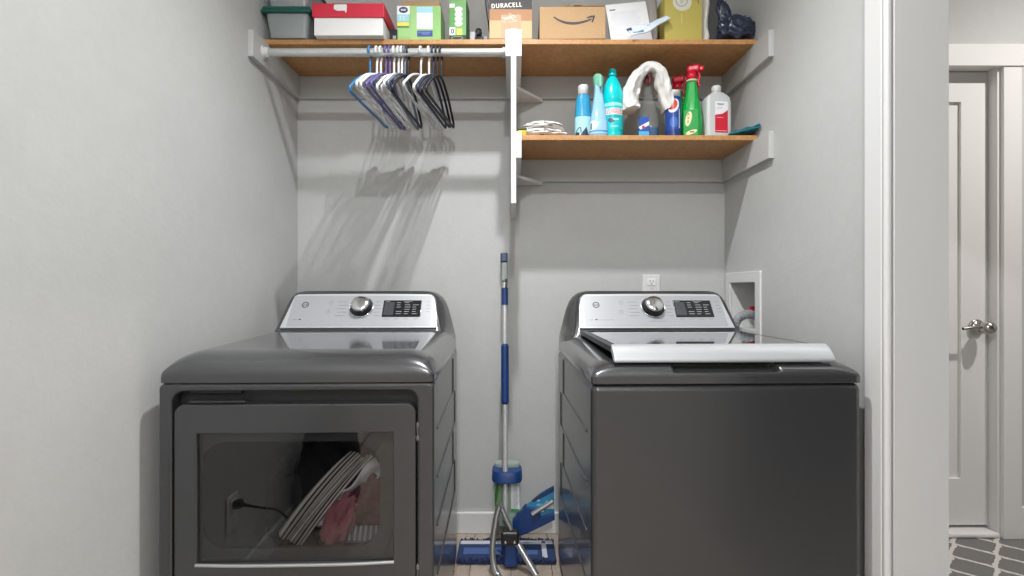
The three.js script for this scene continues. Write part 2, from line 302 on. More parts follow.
// ------------------------------------------------------------------ laundry machines
const MW = 0.343, MD = 0.70; // half width, depth of the body; local z = 0 at the back, front at MD
const SK = 0.016, ell = (t) => { const q = 1 - Math.min(1, Math.max(0, t)); return Math.pow(Math.max(0, 1 - Math.pow(q, 2.3)), 1 / 2.3); };
function topSkin(y0, rise, a, b, slope, pocket) {
  const nx = 150, na = 40, nb = 24, xs = [], vs = [], pos = [], uv = [], idx = [];
  for (let i = 0; i <= nx; i++) { const t = i / nx * 2 - 1; xs.push(MW * Math.sin(t * Math.PI / 2) * 0.35 + MW * t * 0.65); }
  for (let j = 0; j <= na; j++) vs.push(a * (1 - Math.cos(j / na * Math.PI / 2)));
  for (let j = 1; j <= nb; j++) vs.push(a + (MD - 0.06 - a) * j / nb);
  const sstep = (e0, e1, x) => sm(Math.min(1, Math.max(0, (x - e0) / (e1 - e0))));
  vs.forEach((dz, j) => xs.forEach((x) => {
    const f = ell(dz / a) * ell((MW - Math.abs(x)) / b);
    let y = y0 + SK + (rise - SK) * f + slope * dz * ell((MW - Math.abs(x)) / b), z = MD - dz;
    if (pocket && j <= na) { const th = j / na * 90, k = sstep(MW, MW - 0.01, Math.abs(x) + (MW - 0.137)) * sstep(14, 19, th) * sstep(58, 50, th); z -= 0.022 * k; y -= 0.008 * k; }
    const Rc = 0.014, cu = (Math.abs(x) - MW + Rc) / Rc, cv = (z - MD + Rc) / Rc; let px = x;
    if (cu > 0 && cv > 0) { px = Math.sign(x) * (MW - Rc + Rc * cu * Math.sqrt(1 - cv * cv / 2)); z = MD - Rc + Rc * cv * Math.sqrt(1 - cu * cu / 2); }
    pos.push(px, y, z); uv.push(x, dz);
  }));
  const w = nx + 1; for (let j = 0; j < vs.length - 1; j++) for (let i = 0; i < nx; i++) { const p = j * w + i; idx.push(p, p + 1, p + w + 1, p, p + w + 1, p + w); }
  const g = new THREE.BufferGeometry(); g.setAttribute('position', new THREE.Float32BufferAttribute(pos, 3)); g.setAttribute('uv', new THREE.Float32BufferAttribute(uv, 2)); g.setIndex(idx); g.computeVertexNormals();
  const ringAt = (y, o) => roundQuad([[-MW + o, 0.1], [-MW + o, MD - o], [MW - o, MD - o], [MW - o, 0.1]], 0.0165, y, 8).reverse();
  return merge(g, loft([ringAt(y0 - 0.001, 0.0015), ringAt(y0 + 0.001, 0), ringAt(y0 + SK, 0)], false, 0.6));
}
function makeConsole(t, washer) {
  const rows = [[0.826, MW, 0.335, 0.19], [0.875, 0.3425, 0.328, 0.172], [0.90, 0.339, 0.306, 0.156], [0.93, 0.332, 0.297, 0.135], [0.98, 0.320, 0.287, 0.099], [1.01, 0.309, 0.281, 0.0775], [1.03, 0.295, 0.276, 0.063], [1.043, 0.278, 0.268, 0.054], [1.05, 0.262, 0.255, 0.048], [1.0535, 0.24, 0.238, 0.042]];
  const con = part('console', loft(rows.map(([y, hr, hf, zf]) => roundQuad([[-hr, 0], [-hf, zf], [hf, zf], [hr, 0]], 0.022, y)).map((l) => l.reverse().map((p) => p)), true, 0.5), M.machineTop, t);
  const L = 0.146, tilt = Math.atan(0.72), pan = new THREE.Group(); pan.name = 'control_panel'; pan.position.set(0, 0.919, 0.1445); pan.rotation.x = -tilt; t.add(pan);
  const S = new THREE.Shape(), hb = 0.281, ht = 0.259, r = 0.018; S.moveTo(-hb, 0); S.lineTo(hb, 0); S.lineTo(ht + 0.002, L - r); S.quadraticCurveTo(ht, L - 0.001, ht - r, L); S.quadraticCurveTo(0, L + 0.005, -ht + r, L); S.quadraticCurveTo(-ht, L - 0.001, -ht - 0.002, L - r); S.lineTo(-hb, 0);
  const face = part('panel_face', extr(S, 0.004, 0.001, 12), M.silver, pan);
  // print on the panel
  const pw = 0.52, ph = 0.14, tx = canvasTex(2048, 512, (c, w, h) => {
    const X = (m) => (m / pw + 0.5) * w, Y = (m) => (1 - m / ph) * h, s = w / pw;
    c.clearRect(0, 0, w, h); c.fillStyle = 'rgb(178,180,184)'; c.fillRect(0, 0, w, h);
    for (let i = 0; i < 5000; i++) { const k = 170 + Math.floor(rnd() * 20); c.fillStyle = `rgba(${k},${k + 1},${k + 4},0.5)`; c.fillRect(rnd() * w, rnd() * h, 6, 2); }
    // monogram
    c.strokeStyle = 'rgb(48,51,56)'; c.lineWidth = 12; const gx = X(-0.212), gy = Y(0.098), R = 0.0112 * s;
    c.beginPath(); c.arc(gx, gy, R, 0, 7); c.stroke(); c.fillStyle = 'rgb(48,51,56)'; c.font = `italic bold ${Math.round(R * 1.15)}px serif`; c.textAlign = 'center'; c.textBaseline = 'middle'; c.fillText('GE', gx, gy + 2);
    c.fillStyle = 'rgb(92,95,101)'; c.textAlign = 'right'; c.font = '15px sans-serif';
    const bar = (x, y, len) => c.fillRect(X(x), Y(y), len * s, 5);
    for (let i = 0; i < 5; i++) { bar(-0.095 + 0.006 * (i % 2), 0.112 - i * 0.016, 0.036); bar(0.046 - 0.004 * (i % 2), 0.112 - i * 0.016, 0.024); }
    for (let i = 0; i < 4; i++) { bar(0.237, 0.112 - i * 0.0155, 0.014); bar(0.088 + i * 0.036, 0.033, 0.016); }
    c.strokeStyle = 'rgb(120,123,128)'; c.lineWidth = 4; for (const [x, y] of [[-0.118, 0.108], [-0.122, 0.066]]) { c.beginPath(); c.arc(X(x), Y(y), 0.0075 * s, 0, 7); c.stroke(); c.fillRect(X(x) - 3, Y(y) - 16, 6, 16); }
    bar(-0.245, 0.030, washer ? 0.016 : 0.018); c.fillStyle = 'rgb(48,51,56)'; c.fillRect(X(-0.222), Y(0.033), 0.008 * s, 16); c.fillStyle = 'rgb(120,123,128)'; if (washer) bar(-0.208, 0.030, 0.055);
    if (washer) { c.fillStyle = 'rgb(100,125,165)'; bar(-0.028, 0.024, 0.066); }
  });
  part('panel_print', new THREE.PlaneGeometry(pw, ph - 0.006), std(0xffffff, 0.38, 0.4, { map: tx }), face, [0, ph / 2 + 0.002, 0.0056]);
  const disp = part('display', rbox(0.142, 0.074, 0.004, 0.002), M.blackGloss, pan, [0.148, 0.081, 0.006]);
  part('display_print', new THREE.PlaneGeometry(0.136, 0.068), std(0xffffff, 0.2, 0, { map: canvasTex(512, 256, (c, w, h) => {
    c.fillStyle = 'rgb(26,27,29)'; c.fillRect(0, 0, w, h); c.fillStyle = 'rgb(70,72,75)'; c.fillRect(6, 22, 140, h - 40);
    c.fillStyle = 'rgb(150,152,155)'; for (let i = 0; i < 6; i++) for (let k = 0; k < 3; k++) if (hash(i, k, 3) > 0.15) c.fillRect(180 + k * 112, 28 + i * 37, 46 + 40 * hash(i, k, 5), 10);
    c.fillRect(20, 8, 60, 8); c.fillRect(270, 8, 120, 8);
  }) }), disp, [0, 0, 0.0022]);
  const knob = part('knob', lathe([[0, 0], [0.043, 0], [0.043, 0.006], [0.036, 0.012], [0.034, 0.026], [0.03, 0.030]], 48).rotateX(Math.PI / 2), M.black, pan, [-0.002, 0.086, 0.004]);
  part('knob_cap', lathe([[0.0322, 0.020], [0.0325, 0.029], [0.030, 0.034], [0.018, 0.0365], [0, 0.037]], 48).rotateX(Math.PI / 2), M.chrome, knob);
  part('knob_ring', new THREE.TorusGeometry(0.043, 0.0022, 10, 48), M.chrome, knob, [0, 0, 0.005]);
  return con;
}
function sideRibs(t, m) {
  for (const s of [-1, 1]) for (const [y, z0, z1] of [[0.69, 0.17, 0.63], [0.56, 0.10, 0.63], [0.43, 0.17, 0.63], [0.30, 0.10, 0.63]]) {
    part('side_rib', merge(rbox(0.006, 0.008, z1 - z0, 0.003, 2).translate(0, 0, (z0 + z1) / 2), rbox(0.006, 0.125, 0.008, 0.003, 2).translate(0, 0.0605, z0)), m, t, [s * (MW + 0.0005), y, 0]);
  }
}
const TURN = 0.028;
// ---- washer
{
  const t = thing('washing_machine', 'dark grey top-loading washing machine with silver lid edge, slightly ajar lid', 'washing machine', [0.521, 0, 0.226], TURN);
  part('cabinet', rbox(2 * MW, 0.80, MD, 0.018, 5).translate(0, 0.424, MD / 2), M.machine, t);
  part('top_deck', topSkin(0.8265, 0.051, 0.075, 0.085, 0.03, true), M.machineTop, t);
  for (const [x, z] of [[-0.28, 0.07], [0.28, 0.07], [-0.28, 0.63], [0.28, 0.63]]) part('foot', new THREE.CylinderGeometry(0.022, 0.026, 0.025, 20), M.rubber, t, [x, 0.0125, z]);
  makeConsole(t, true); sideRibs(t, M.machine);
  const lid = new THREE.Group(); lid.name = 'lid'; t.add(lid);
  const trap = (hw, hwb, z0, z1, y0, y1, th) => { const a = [[-hwb, z0], [-hw, z1], [hw, z1], [hwb, z0]]; const lp = (dy) => roundQuad(a, 0.008, 0).map((p) => V(p.x, (p.z - z0) / (z1 - z0) * (y1 - y0) + y0 + dy, p.z)).reverse(); return loft([lp(-th), lp(0)], true, 0.5); };
  part('lid_frame', trap(0.283, 0.280, 0.145, 0.655, 0.912, 0.913, 0.014), M.black, lid);
  part('lid_glass', trap(0.262, 0.260, 0.165, 0.652, 0.9135, 0.9145, 0.003), phy(lin(0.02, 0.021, 0.023), { roughness: 0.05, clearcoat: 1, clearcoatRoughness: 0.03, ior: 1.8 }), lid);
  const P = new THREE.Shape(); P.moveTo(0.648, 0.916); P.quadraticCurveTo(0.664, 0.913, 0.682, 0.886); P.quadraticCurveTo(0.686, 0.879, 0.679, 0.879); P.lineTo(0.668, 0.883); P.lineTo(0.645, 0.905); P.lineTo(0.648, 0.916);
  part('lid_handle_edge', extr(P, 0.560, 0.003, 8).rotateY(-Math.PI / 2).translate(0.280, 0, 0), M.silver, lid);
  part('latch', rbox(0.05, 0.010, 0.02, 0.003).translate(0.20, 0.886, 0.668), M.chrome, t);
}
// ---- dryer
const DX = -0.561, DZ = 0.216;
{
  const t = thing('clothes_dryer', 'dark grey front-loading clothes dryer with a dark glass door window', 'dryer', [DX, 0, DZ], TURN);
  const y0 = 0.025, y1 = 0.824, th = 0.012;
  part('cabinet', merge(span(-MW, -MW + th, y0, y1, 0, MD - 0.02, 0.004), span(MW - th, MW, y0, y1, 0, MD - 0.02, 0.004), span(-MW + th, MW - th, y0, y1, 0, th), span(-MW + th, MW - th, y0, y0 + th, th, MD - 0.02), span(-MW + th, MW - th, y1 - th, y1, th, MD - 0.02)), M.machine, t);
  const F = rrShape(-MW + 0.007, MW - 0.007, y0 + 0.007, y1 - 0.006, 0.008), H = new THREE.Path(); rrShape(-0.318, 0.308, 0.20, 0.812, 0.035, H); F.holes.push(H);
  part('front_frame', extr(F, 0.026, 0.007, 12), M.machine, t, [0, 0, MD - 0.033]);
  // recess behind the door, with the drum opening cut through
  const holeShape = (S) => rrShape(-0.262, 0.20, 0.392, 0.668, 0.07, S);
  const B = rrShape(-0.33, 0.32, 0.19, 0.818, 0.03); B.holes.push(holeShape(new THREE.Path()));
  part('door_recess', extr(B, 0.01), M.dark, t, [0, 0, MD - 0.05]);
  part('handle_grip', merge(rbox(0.14, 0.006, 0.02, 0.003).translate(-0.2, 0.7785, MD - 0.012), rbox(0.13, 0.012, 0.012, 0.005).translate(-0.215, 0.799, MD - 0.03)), M.dark, t);
  part('top_panel', topSkin(0.8265, 0.072, 0.095, 0.085, 0.025, false), M.machineTop, t);
  for (const [x, z] of [[-0.28, 0.07], [0.28, 0.07], [-0.28, 0.63], [0.28, 0.63]]) part('foot', new THREE.CylinderGeometry(0.022, 0.026, 0.025, 20), M.rubber, t, [x, 0.0125, z]);
  makeConsole(t, false); sideRibs(t, M.machine);
  const door = new THREE.Group(); door.name = 'door'; t.add(door);
  const D = rrShape(-0.303, 0.2935, 0.219, 0.768, 0.022), W = new THREE.Path(); rrShape(-0.255, 0.243, 0.366, 0.702, 0.006, W); D.holes.push(W);
  part('door_frame', extr(D, 0.024, 0.004, 12), M.machine, door, [0, 0, MD - 0.031]);
  part('window_glass', new THREE.PlaneGeometry(0.500, 0.338), phy(lin(0.52, 0.53, 0.55), { transmission: 1, thickness: 0, roughness: 0.02, ior: 1.75 }), door, [-0.006, 0.534, MD - 0.012]);
  const I = rrShape(-0.27, 0.258, 0.352, 0.716, 0.01); I.holes.push(holeShape(new THREE.Path()));
  part('inner_window_frame', extr(I, 0.006), plain(0.075, 0.076, 0.078, 0.5), door, [0, 0, MD - 0.04]);
  part('window_sill_strip', tube([[-0.254, 0.368, MD - 0.004], [-0.12, 0.3655, MD - 0.002], [0.1, 0.3655, MD - 0.002], [0.242, 0.369, MD - 0.004]], 0.0042, 30, 8), M.steel, door);
  for (const y of [0.70, 0.34]) part('hinge', merge(rbox(0.004, 0.05, 0.008, 0.0015), rbox(0.008, 0.012, 0.006, 0.002).translate(0.001, 0.016, 0.003), rbox(0.008, 0.012, 0.006, 0.002).translate(0.001, -0.016, 0.003)), plain(0.2, 0.2, 0.21, 0.3, 0.7), door, [0.3015, y, MD - 0.006]);
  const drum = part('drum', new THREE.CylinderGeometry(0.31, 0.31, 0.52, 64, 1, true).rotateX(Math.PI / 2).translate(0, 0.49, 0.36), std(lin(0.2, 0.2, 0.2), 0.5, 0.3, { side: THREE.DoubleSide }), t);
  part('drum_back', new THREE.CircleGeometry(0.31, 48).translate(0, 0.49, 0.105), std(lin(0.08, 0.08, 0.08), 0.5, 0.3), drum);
  const gr = part('lint_grille', rbox(0.20, 0.05, 0.01, 0.003), plain(0.10, 0.105, 0.11), t, [0.13, 0.405, MD - 0.085], [-0.5, 0, 0]);
  for (let i = 0; i < 14; i++) part('grille_slat', rbox(0.005, 0.038, 0.004, 0.001, 1), plain(0.45, 0.45, 0.46), gr, [-0.09 + i * 0.0138, 0, 0.006]);
}

// ------------------------------------------------------------------ laundry inside the drum (world positions)
{
  const at = (x, y, z) => [DX + x * Math.cos(TURN) + z * Math.sin(TURN), y, DZ - x * Math.sin(TURN) + z * Math.cos(TURN)];
  tag(part('black_clothes', lump(0.13, 0.18, 0.085, 0.35, 2.6, 3.1, 26), std(lin(0.012, 0.012, 0.014), 0.95), null, at(-0.02, 0.42, 0.50)), 'heap of black clothes seen through the dryer window', 'clothes');
  const stripe = canvasTex(512, 64, (c, w, h) => { c.fillStyle = 'rgb(214,208,196)'; c.fillRect(0, 0, w, h); c.fillStyle = 'rgb(62,54,44)'; for (let i = 0; i < 9; i++) c.fillRect(12 + i * 56, 0, i % 3 ? 24 : 12, h); });
  tag(part('striped_towel', sheet((u, v) => { const s = v; return [0.165 - 0.20 * s - 0.062 * (1 - u) * (1 - 0.15 * s), 0.632 - 0.27 * s + 0.036 * (1 - u) * (1 - 0.55 * (1 - s)) - 0.03 * Math.pow(1 - s, 3) + 0.006 * Math.sin(u * 9 + s * 2), 0.600 + 0.028 * Math.sin(s * Math.PI) + 0.007 * Math.sin(u * 12)]; }, 40, 30, 0.004), std(0xffffff, 0.95, 0, { map: stripe, side: THREE.DoubleSide }), null, at(0, 0, 0), [0, TURN, 0]), 'cream and brown striped towel draped inside the dryer drum', 'towel');
  tag(part('white_shirt', sheet((u, v) => [0.17 - 0.17 * v + 0.035 * u, 0.60 - 0.17 * v - 0.035 * u + 0.008 * Math.sin(v * 14), 0.592 + 0.03 * Math.sin(v * 3) + 0.012 * Math.sin(u * 5 + v * 6)], 14, 24, 0.005), M.cloth, null, at(0, 0, 0), [0, TURN, 0]), 'white garment fold under the striped towel in the dryer', 'clothes');
  tag(part('maroon_garment', lump(0.062, 0.062, 0.045, 0.5, 2.4, 8.2, 26), std(lin(0.10, 0.022, 0.03), 0.95), null, at(0.155, 0.485, 0.595)), 'dark maroon garment bunched in the dryer drum', 'clothes');
  tag(part('pink_garment', lump(0.038, 0.078, 0.035, 0.45, 2.2, 5.7, 26), std(lin(0.42, 0.15, 0.17), 0.95), null, at(0.085, 0.44, 0.615), [0, 0, -0.5]), 'dusty pink garment bunched in the dryer drum', 'clothes');
}

// ------------------------------------------------------------------ dark bag by the left wall that the dryer door mirrors
{
  const b = thing('backpack', 'black backpack standing against the left wall, mirrored in the dryer door', 'backpack', [-0.79, 0, 1.98]);
  part('bag_body', lump(0.12, 0.27, 0.19, 0.18, 1.8, 2.6, 26, 0.12).translate(0, 0.245, 0), plain(0.012, 0.012, 0.014, 0.9), b);
  part('front_pocket', lump(0.05, 0.13, 0.13, 0.18, 1.8, 6.1, 20, 0.1).translate(0.085, 0.16, 0), plain(0.014, 0.014, 0.016, 0.9), b);
  part('carry_strap', tube([[0, 0.48, -0.05], [0.01, 0.54, -0.02], [0.01, 0.54, 0.02], [0, 0.48, 0.05]], 0.009, 24, 8), M.rubber, b);
}

// ------------------------------------------------------------------ outlets and the washer supply box
function outlet(label, pos, ry, plugs) {
  const t = thing('wall_outlet', label, 'outlet', pos, ry);
  part('cover_plate', rbox(0.076, 0.118, 0.006, 0.003), M.white, t, [0, 0, 0.003]);
  for (const y of [0.027, -0.027]) {
    const f = part('receptacle', rbox(0.034, 0.029, 0.004, 0.002), M.paper, t, [0, y, 0.0065]);
    for (const x of [-0.0065, 0.0065]) part('slot', box(0.0025, 0.009, 0.0012), M.black, f, [x, 0.003, 0.0018]);
    part('ground_hole', new THREE.CylinderGeometry(0.0026, 0.0026, 0.0012, 12).rotateX(Math.PI / 2), M.black, f, [0, -0.007, 0.0018]);
  }
  part('screw', new THREE.CylinderGeometry(0.0028, 0.0028, 0.0015, 12).rotateX(Math.PI / 2), M.steel, t, [0, 0, 0.0066]);
  return t;
}
outlet('white duplex outlet on the back wall above the washer', [0.606, 1.064, 0], 0);
outlet('white duplex outlet low on the left wall, mirrored in the dryer window', [XL, 0.30, 1.36], Math.PI / 2);
{
  const c = thing('power_cord', 'black power cord plugged into the low left wall outlet', 'power cord', [XL, 0, 1.36]);
  part('plug', merge(rbox(0.03, 0.028, 0.028, 0.008).translate(0.024, 0.327, 0), rod([0.036, 0.326, 0], [0.062, 0.318, 0.006], 0.006)), M.black, c);
  part('cable', tube([[0.055, 0.32, 0.004], [0.085, 0.30, 0.03], [0.10, 0.24, 0.14], [0.09, 0.12, 0.30], [0.08, 0.012, 0.44], [0.05, 0.006, 0.62], [0.04, 0.006, 1.2], [0.03, 0.006, 2.6]], 0.0042, 80, 8), M.black, c);
}
{
  const bz0 = 0.065, bz1 = 0.295, by0 = 0.90, by1 = 1.095, b = thing('washer_supply_box', 'white recessed washer supply box in the right wall', 'supply box', [XR, 0, 0]);
  const S = rrShape(-(bz1 + 0.03), -(bz0 - 0.032), by0 - 0.03, by1 + 0.032, 0.004), H = new THREE.Path(); rrShape(-bz1 + 0.006, -bz0 - 0.004, by0 + 0.004, by1 - 0.006, 0.004, H); S.holes.push(H);
  part('face_frame', extr(S, 0.004, 0.002).rotateY(Math.PI / 2), M.white, b, [-0.0065, 0, 0]);
  part('box_liner', merge(span(0.001, 0.1, by0 + 0.001, by1 - 0.001, bz0 + 0.0005, bz0 + 0.003), span(0.001, 0.1, by0 + 0.001, by1 - 0.001, bz1 - 0.003, bz1 - 0.0005), span(0.001, 0.1, by0 + 0.0005, by0 + 0.003, bz0 + 0.003, bz1 - 0.003), span(0.001, 0.1, by1 - 0.003, by1 - 0.0005, bz0 + 0.003, bz1 - 0.003), span(0.098, 0.1, by0 + 0.003, by1 - 0.003, bz0 + 0.003, bz1 - 0.003)), M.white, b);
  part('hot_valve', merge(rod([0.075, by0 + 0.003, 0.13], [0.075, by0 + 0.07, 0.13], 0.009), rod([0.075, by0 + 0.07, 0.13], [0.055, by0 + 0.07, 0.13], 0.009)), M.steel, b);
  part('valve_handle', merge(rbox(0.03, 0.024, 0.03, 0.007).translate(0.06, by0 + 0.078, 0.135), rod([0.06, by0 + 0.06, 0.135], [0.06, by0 + 0.075, 0.135], 0.009)), plain(0.55, 0.01, 0.03, 0.35), b);
  part('valve_handle', merge(rbox(0.02, 0.022, 0.03, 0.007).translate(0.084, by0 + 0.075, 0.185), rod([0.084, by0 + 0.003, 0.185], [0.084, by0 + 0.07, 0.185], 0.008)), plain(0.02, 0.05, 0.3, 0.35), b);
  const h = thing('drain_hose', 'grey corrugated drain hose curving from the supply box behind the washer', 'hose', [0, 0, 0]);
  const pts = [[XR + 0.082, 0.905, 0.15], [XR + 0.075, 0.938, 0.155], [XR + 0.04, 0.958, 0.165], [XR, 0.955, 0.175], [XR - 0.03, 0.93, 0.18], [XR - 0.034, 0.80, 0.17], [XR - 0.03, 0.5, 0.13]];
  const crv = new THREE.CatmullRomCurve3(pts.map((p) => V(...p))), gs = [tube(pts, 0.0145, 70, 14)];
  for (let i = 0; i < 46; i++) { const u = (i + 0.5) / 46, p = crv.getPointAt(u), q = new THREE.Quaternion().setFromUnitVectors(V(0, 0, 1), crv.getTangentAt(u)); gs.push(new THREE.TorusGeometry(0.0150, 0.003, 6, 14).applyQuaternion(q).translate(p.x, p.y, p.z)); }
  part('hose', merge(...gs), plain(0.30, 0.31, 0.32, 0.5), h);
}

// ------------------------------------------------------------------ clothes hangers on the rod
{
  const hook = () => { const R = 0.0195, p = []; for (let i = 0; i <= 12; i++) { const a = -0.6 + i / 12 * 3.9; p.push([0, R * Math.sin(Math.PI - a), -R * Math.cos(Math.PI - a)]); } return p.map(([x, y, z]) => [x, y, z]); };
  function hangerGeo(r) {
    const h = hook(), top = h[0][2] > 0 ? h.reverse() : h;
    const neck = [[0, -0.035, -0.002], [0, -0.062, 0], [0, -0.092, 0]];
    // hook from the free end over the rod, down the neck
    const arc = []; for (let i = 0; i <= 10; i++) { const a = (-25 + i * 22) * Math.PI / 180; arc.push([0, 0.0195 * Math.sin(a), 0.0195 * Math.cos(a)]); }
    const g1 = tube([...arc, ...neck], r * 0.9, 44, 8);
    const tri = [[0, -0.092, 0], [0, -0.097, 0.035], [0, -0.135, 0.115], [0, -0.184, 0.182], [0, -0.196, 0.198], [0, -0.207, 0.197], [0, -0.211, 0.185], [0, -0.213, 0.1], [0, -0.217, -0.1], [0, -0.219, -0.186], [0, -0.213, -0.200], [0, -0.202, -0.200], [0, -0.188, -0.186], [0, -0.135, -0.115], [0, -0.097, -0.035]];
    return [g1, tube(tri, r, 120, 8, true)];
  }
  const [hg, bg] = hangerGeo(0.0048), C = {
    white: plain(0.72, 0.72, 0.72, 0.35), blue: plain(0.03, 0.18, 0.42, 0.35), navy: plain(0.012, 0.02, 0.06, 0.5), black: plain(0.008, 0.008, 0.013, 0.5), purple: plain(0.11, 0.09, 0.27, 0.35), clear: plain(0.55, 0.57, 0.58, 0.3), slate: plain(0.12, 0.15, 0.22, 0.35),
  };
  // px of each hook on the rod, colour, label
  const list = [[370, 'blue', 'bright blue plastic hanger, leftmost on the rod'], [377, 'white', 'first white plastic hanger right of the bright blue one'], [381, 'white', 'second white plastic hanger right of the bright blue one'], [386, 'purple', 'purple plastic hanger, left one of the two purple ones'], [390, 'purple', 'purple plastic hanger, right one of the two purple ones'],
    [394, 'white', 'white plastic hanger just right of the purple hangers'], [398.5, 'white', 'middle white hanger of the three right of the purple ones'], [402, 'white', 'third white hanger right of the purple ones'], [405, 'slate', 'slate blue hanger ending the larger left cluster'], [408, 'black', 'black hanger at the right end of the larger left cluster'],
    [421, 'clear', 'pale hanger standing alone at the left of the right-hand cluster'], [429, 'white', 'white plastic hanger in the smaller right-hand cluster'], [433, 'navy', 'navy plastic hanger in the smaller right-hand cluster'], [437, 'black', 'first black hanger of the smaller right-hand cluster'], [441, 'black', 'rightmost black hanger on the rod']];
  list.forEach(([px, c, label], i) => {
    const t = thing('clothes_hanger', label, 'hanger', [(px - 512) / 271.5, 1.932, 0.336], 0, 'plastic hangers on the clothes rod');
    t.rotation.y = (px > 415 ? -0.10 : -0.06) + rr(-0.012, 0.012); t.rotation.x = rr(-0.03, 0.05);
    part('hook', hg, C[c], t); part('shoulder_frame', bg, C[c], t);
  });
}

// ------------------------------------------------------------------ things on the long upper shelf
const SU = YU + ST + 0.0006, SL = YLs + ST + 0.0006;
const lab = (w, h, mat, parent, pos, rot, name = 'printed_label') => part(name, new THREE.PlaneGeometry(w, h), mat, parent, pos, rot);
{
  // clear bins with a green lid
  const clear = phy(lin(0.80, 0.85, 0.86), { transmission: 0.75, thickness: 0, roughness: 0.25, ior: 1.4 });
  const binGeo = (w0, w1, h, d0, d1) => loft([[w0, d0, 0], [w1, d1, h]].map(([w, d, y]) => roundQuad([[-w / 2, -d / 2], [-w / 2, d / 2], [w / 2, d / 2], [w / 2, -d / 2]], 0.02, y).reverse()).concat([[w1 - 0.006, d1 - 0.006, h], [w0 - 0.006, d0 - 0.006, 0.003]].map(([w, d, y]) => roundQuad([[-w / 2, -d / 2], [-w / 2, d / 2], [w / 2, d / 2], [w / 2, -d / 2]], 0.018, y).reverse())), true, 0.6);
  const b1 = thing('storage_bin', 'clear plastic storage bin with dark green lid, lower one by the left wall', 'storage bin', [-0.838, SU, 0.215]);
  part('bin_body', binGeo(0.140, 0.166, 0.096, 0.19, 0.21), clear, b1);
  part('lid', merge(rbox(0.178, 0.014, 0.222, 0.006).translate(0, 0.104, 0), rbox(0.184, 0.012, 0.228, 0.004).translate(0, 0.092, 0)), plain(0.004, 0.085, 0.062, 0.35), b1);
  tag(part('bundled_cloth', lump(0.048, 0.028, 0.07, 0.3, 2, 2.2, 18, 0.2), std(lin(0.16, 0.19, 0.2), 0.9), null, [-0.845, SU + 0.03, 0.205]), 'grey folded cloth inside the lower clear bin', 'cloth');
  tag(part('hair_tie', new THREE.TorusGeometry(0.014, 0.005, 8, 20), plain(0.6, 0.13, 0.2), null, [-0.795, SU + 0.0245, 0.293]), 'small pink ring in the lower clear bin', 'ring');
  const b2 = thing('storage_bin', 'clear plastic bin with pink contents, stacked on the green lid', 'storage bin', [-0.838, SU + 0.1116, 0.215]);
  part('bin_body', binGeo(0.140, 0.166, 0.096, 0.19, 0.21), clear, b2);
  part('lid', rbox(0.178, 0.014, 0.222, 0.006).translate(0, 0.104, 0), plain(0.004, 0.085, 0.062, 0.35), b2);
  tag(part('folded_cloth', lump(0.05, 0.035, 0.07, 0.35, 2, 6.2, 18, 0.15), std(lin(0.55, 0.2, 0.2), 0.9), null, [-0.82, SU + 0.153, 0.215]), 'pink and red folded cloth inside the stacked upper bin', 'cloth');
  // shoe box
  const sb = thing('shoe_box', 'white cardboard shoe box with a red lid', 'box', [-0.605, SU, 0.205]);
  part('box_body', rbox(0.255, 0.105, 0.245, 0.002), M.paper, sb, [0, 0.0525, 0]);
  const ld = part('lid', rbox(0.266, 0.052, 0.256, 0.003), plain(0.62, 0.022, 0.055, 0.5), sb, [0, 0.0905, 0]);
  const SS = new THREE.Shape(); [[-0.03, 0.012], [-0.026, 0.016], [0.016, 0.017], [0.018, 0.014], [0.017, -0.012], [0.012, -0.014], [0.010, -0.006], [-0.016, -0.007], [-0.03, -0.001]].forEach(([x, y], i) => i ? SS.lineTo(x, y) : SS.moveTo(x, y));
  part('torn_sticker', extr(SS, 0.0006), M.paper, ld, [-0.022, 0.004, 0.1284]);
  // small black box
  const kb = thing('small_box', 'tiny black box between the shoe box and the green box', 'box', [-0.449, SU, 0.265]);
  part('box_body', rbox(0.030, 0.045, 0.04, 0.002), M.black, kb, [0, 0.0225, 0]); lab(0.012, 0.012, plain(0.35, 0.35, 0.36), kb, [0.004, 0.014, 0.0206]);
  // green box
  const gb = thing('carton_box', 'light green carton with white and blue label panels', 'box', [-0.3535, SU, 0.22]);
  part('box_body', rbox(0.166, 0.136, 0.12, 0.002), plain(0.28, 0.52, 0.19, 0.5), gb, [0, 0.068, 0]);
  lab(0.1655, 0.1355, print(512, 420, (c, w, h) => {
    c.fillStyle = 'rgb(148,196,120)'; c.fillRect(0, 0, w, h); c.fillStyle = 'rgb(163,206,136)'; c.fillRect(160, 0, 90, h);
    c.fillStyle = 'rgb(240,245,246)'; c.fillRect(0, 0, 150, 100); c.fillStyle = 'rgb(35,45,95)'; c.beginPath(); c.ellipse(75, 48, 52, 36, 0, 0, 7); c.fill(); c.fillStyle = 'rgb(235,238,245)'; c.fillRect(42, 36, 66, 8); c.fillRect(46, 50, 58, 8);
    c.fillStyle = 'rgb(165,215,230)'; c.fillRect(0, 100, 140, 82); c.fillStyle = 'rgb(222,238,244)'; c.font = 'bold 58px sans-serif'; c.fillText('I I', 30, 160);
    c.fillStyle = 'rgb(232,222,110)'; c.fillRect(0, 190, 140, 46); c.fillStyle = 'rgb(60,70,50)'; c.fillRect(0, 240, 140, 14);
    c.fillStyle = 'rgb(170,220,232)'; c.fillRect(232, 8, 186, 74); c.fillStyle = 'rgb(243,244,248)'; c.fillRect(232, 82, 186, 190); c.fillStyle = 'rgb(205,206,216)'; for (let i = 0; i < 7; i++) c.fillRect(244, 96 + i * 24, 160, 6);
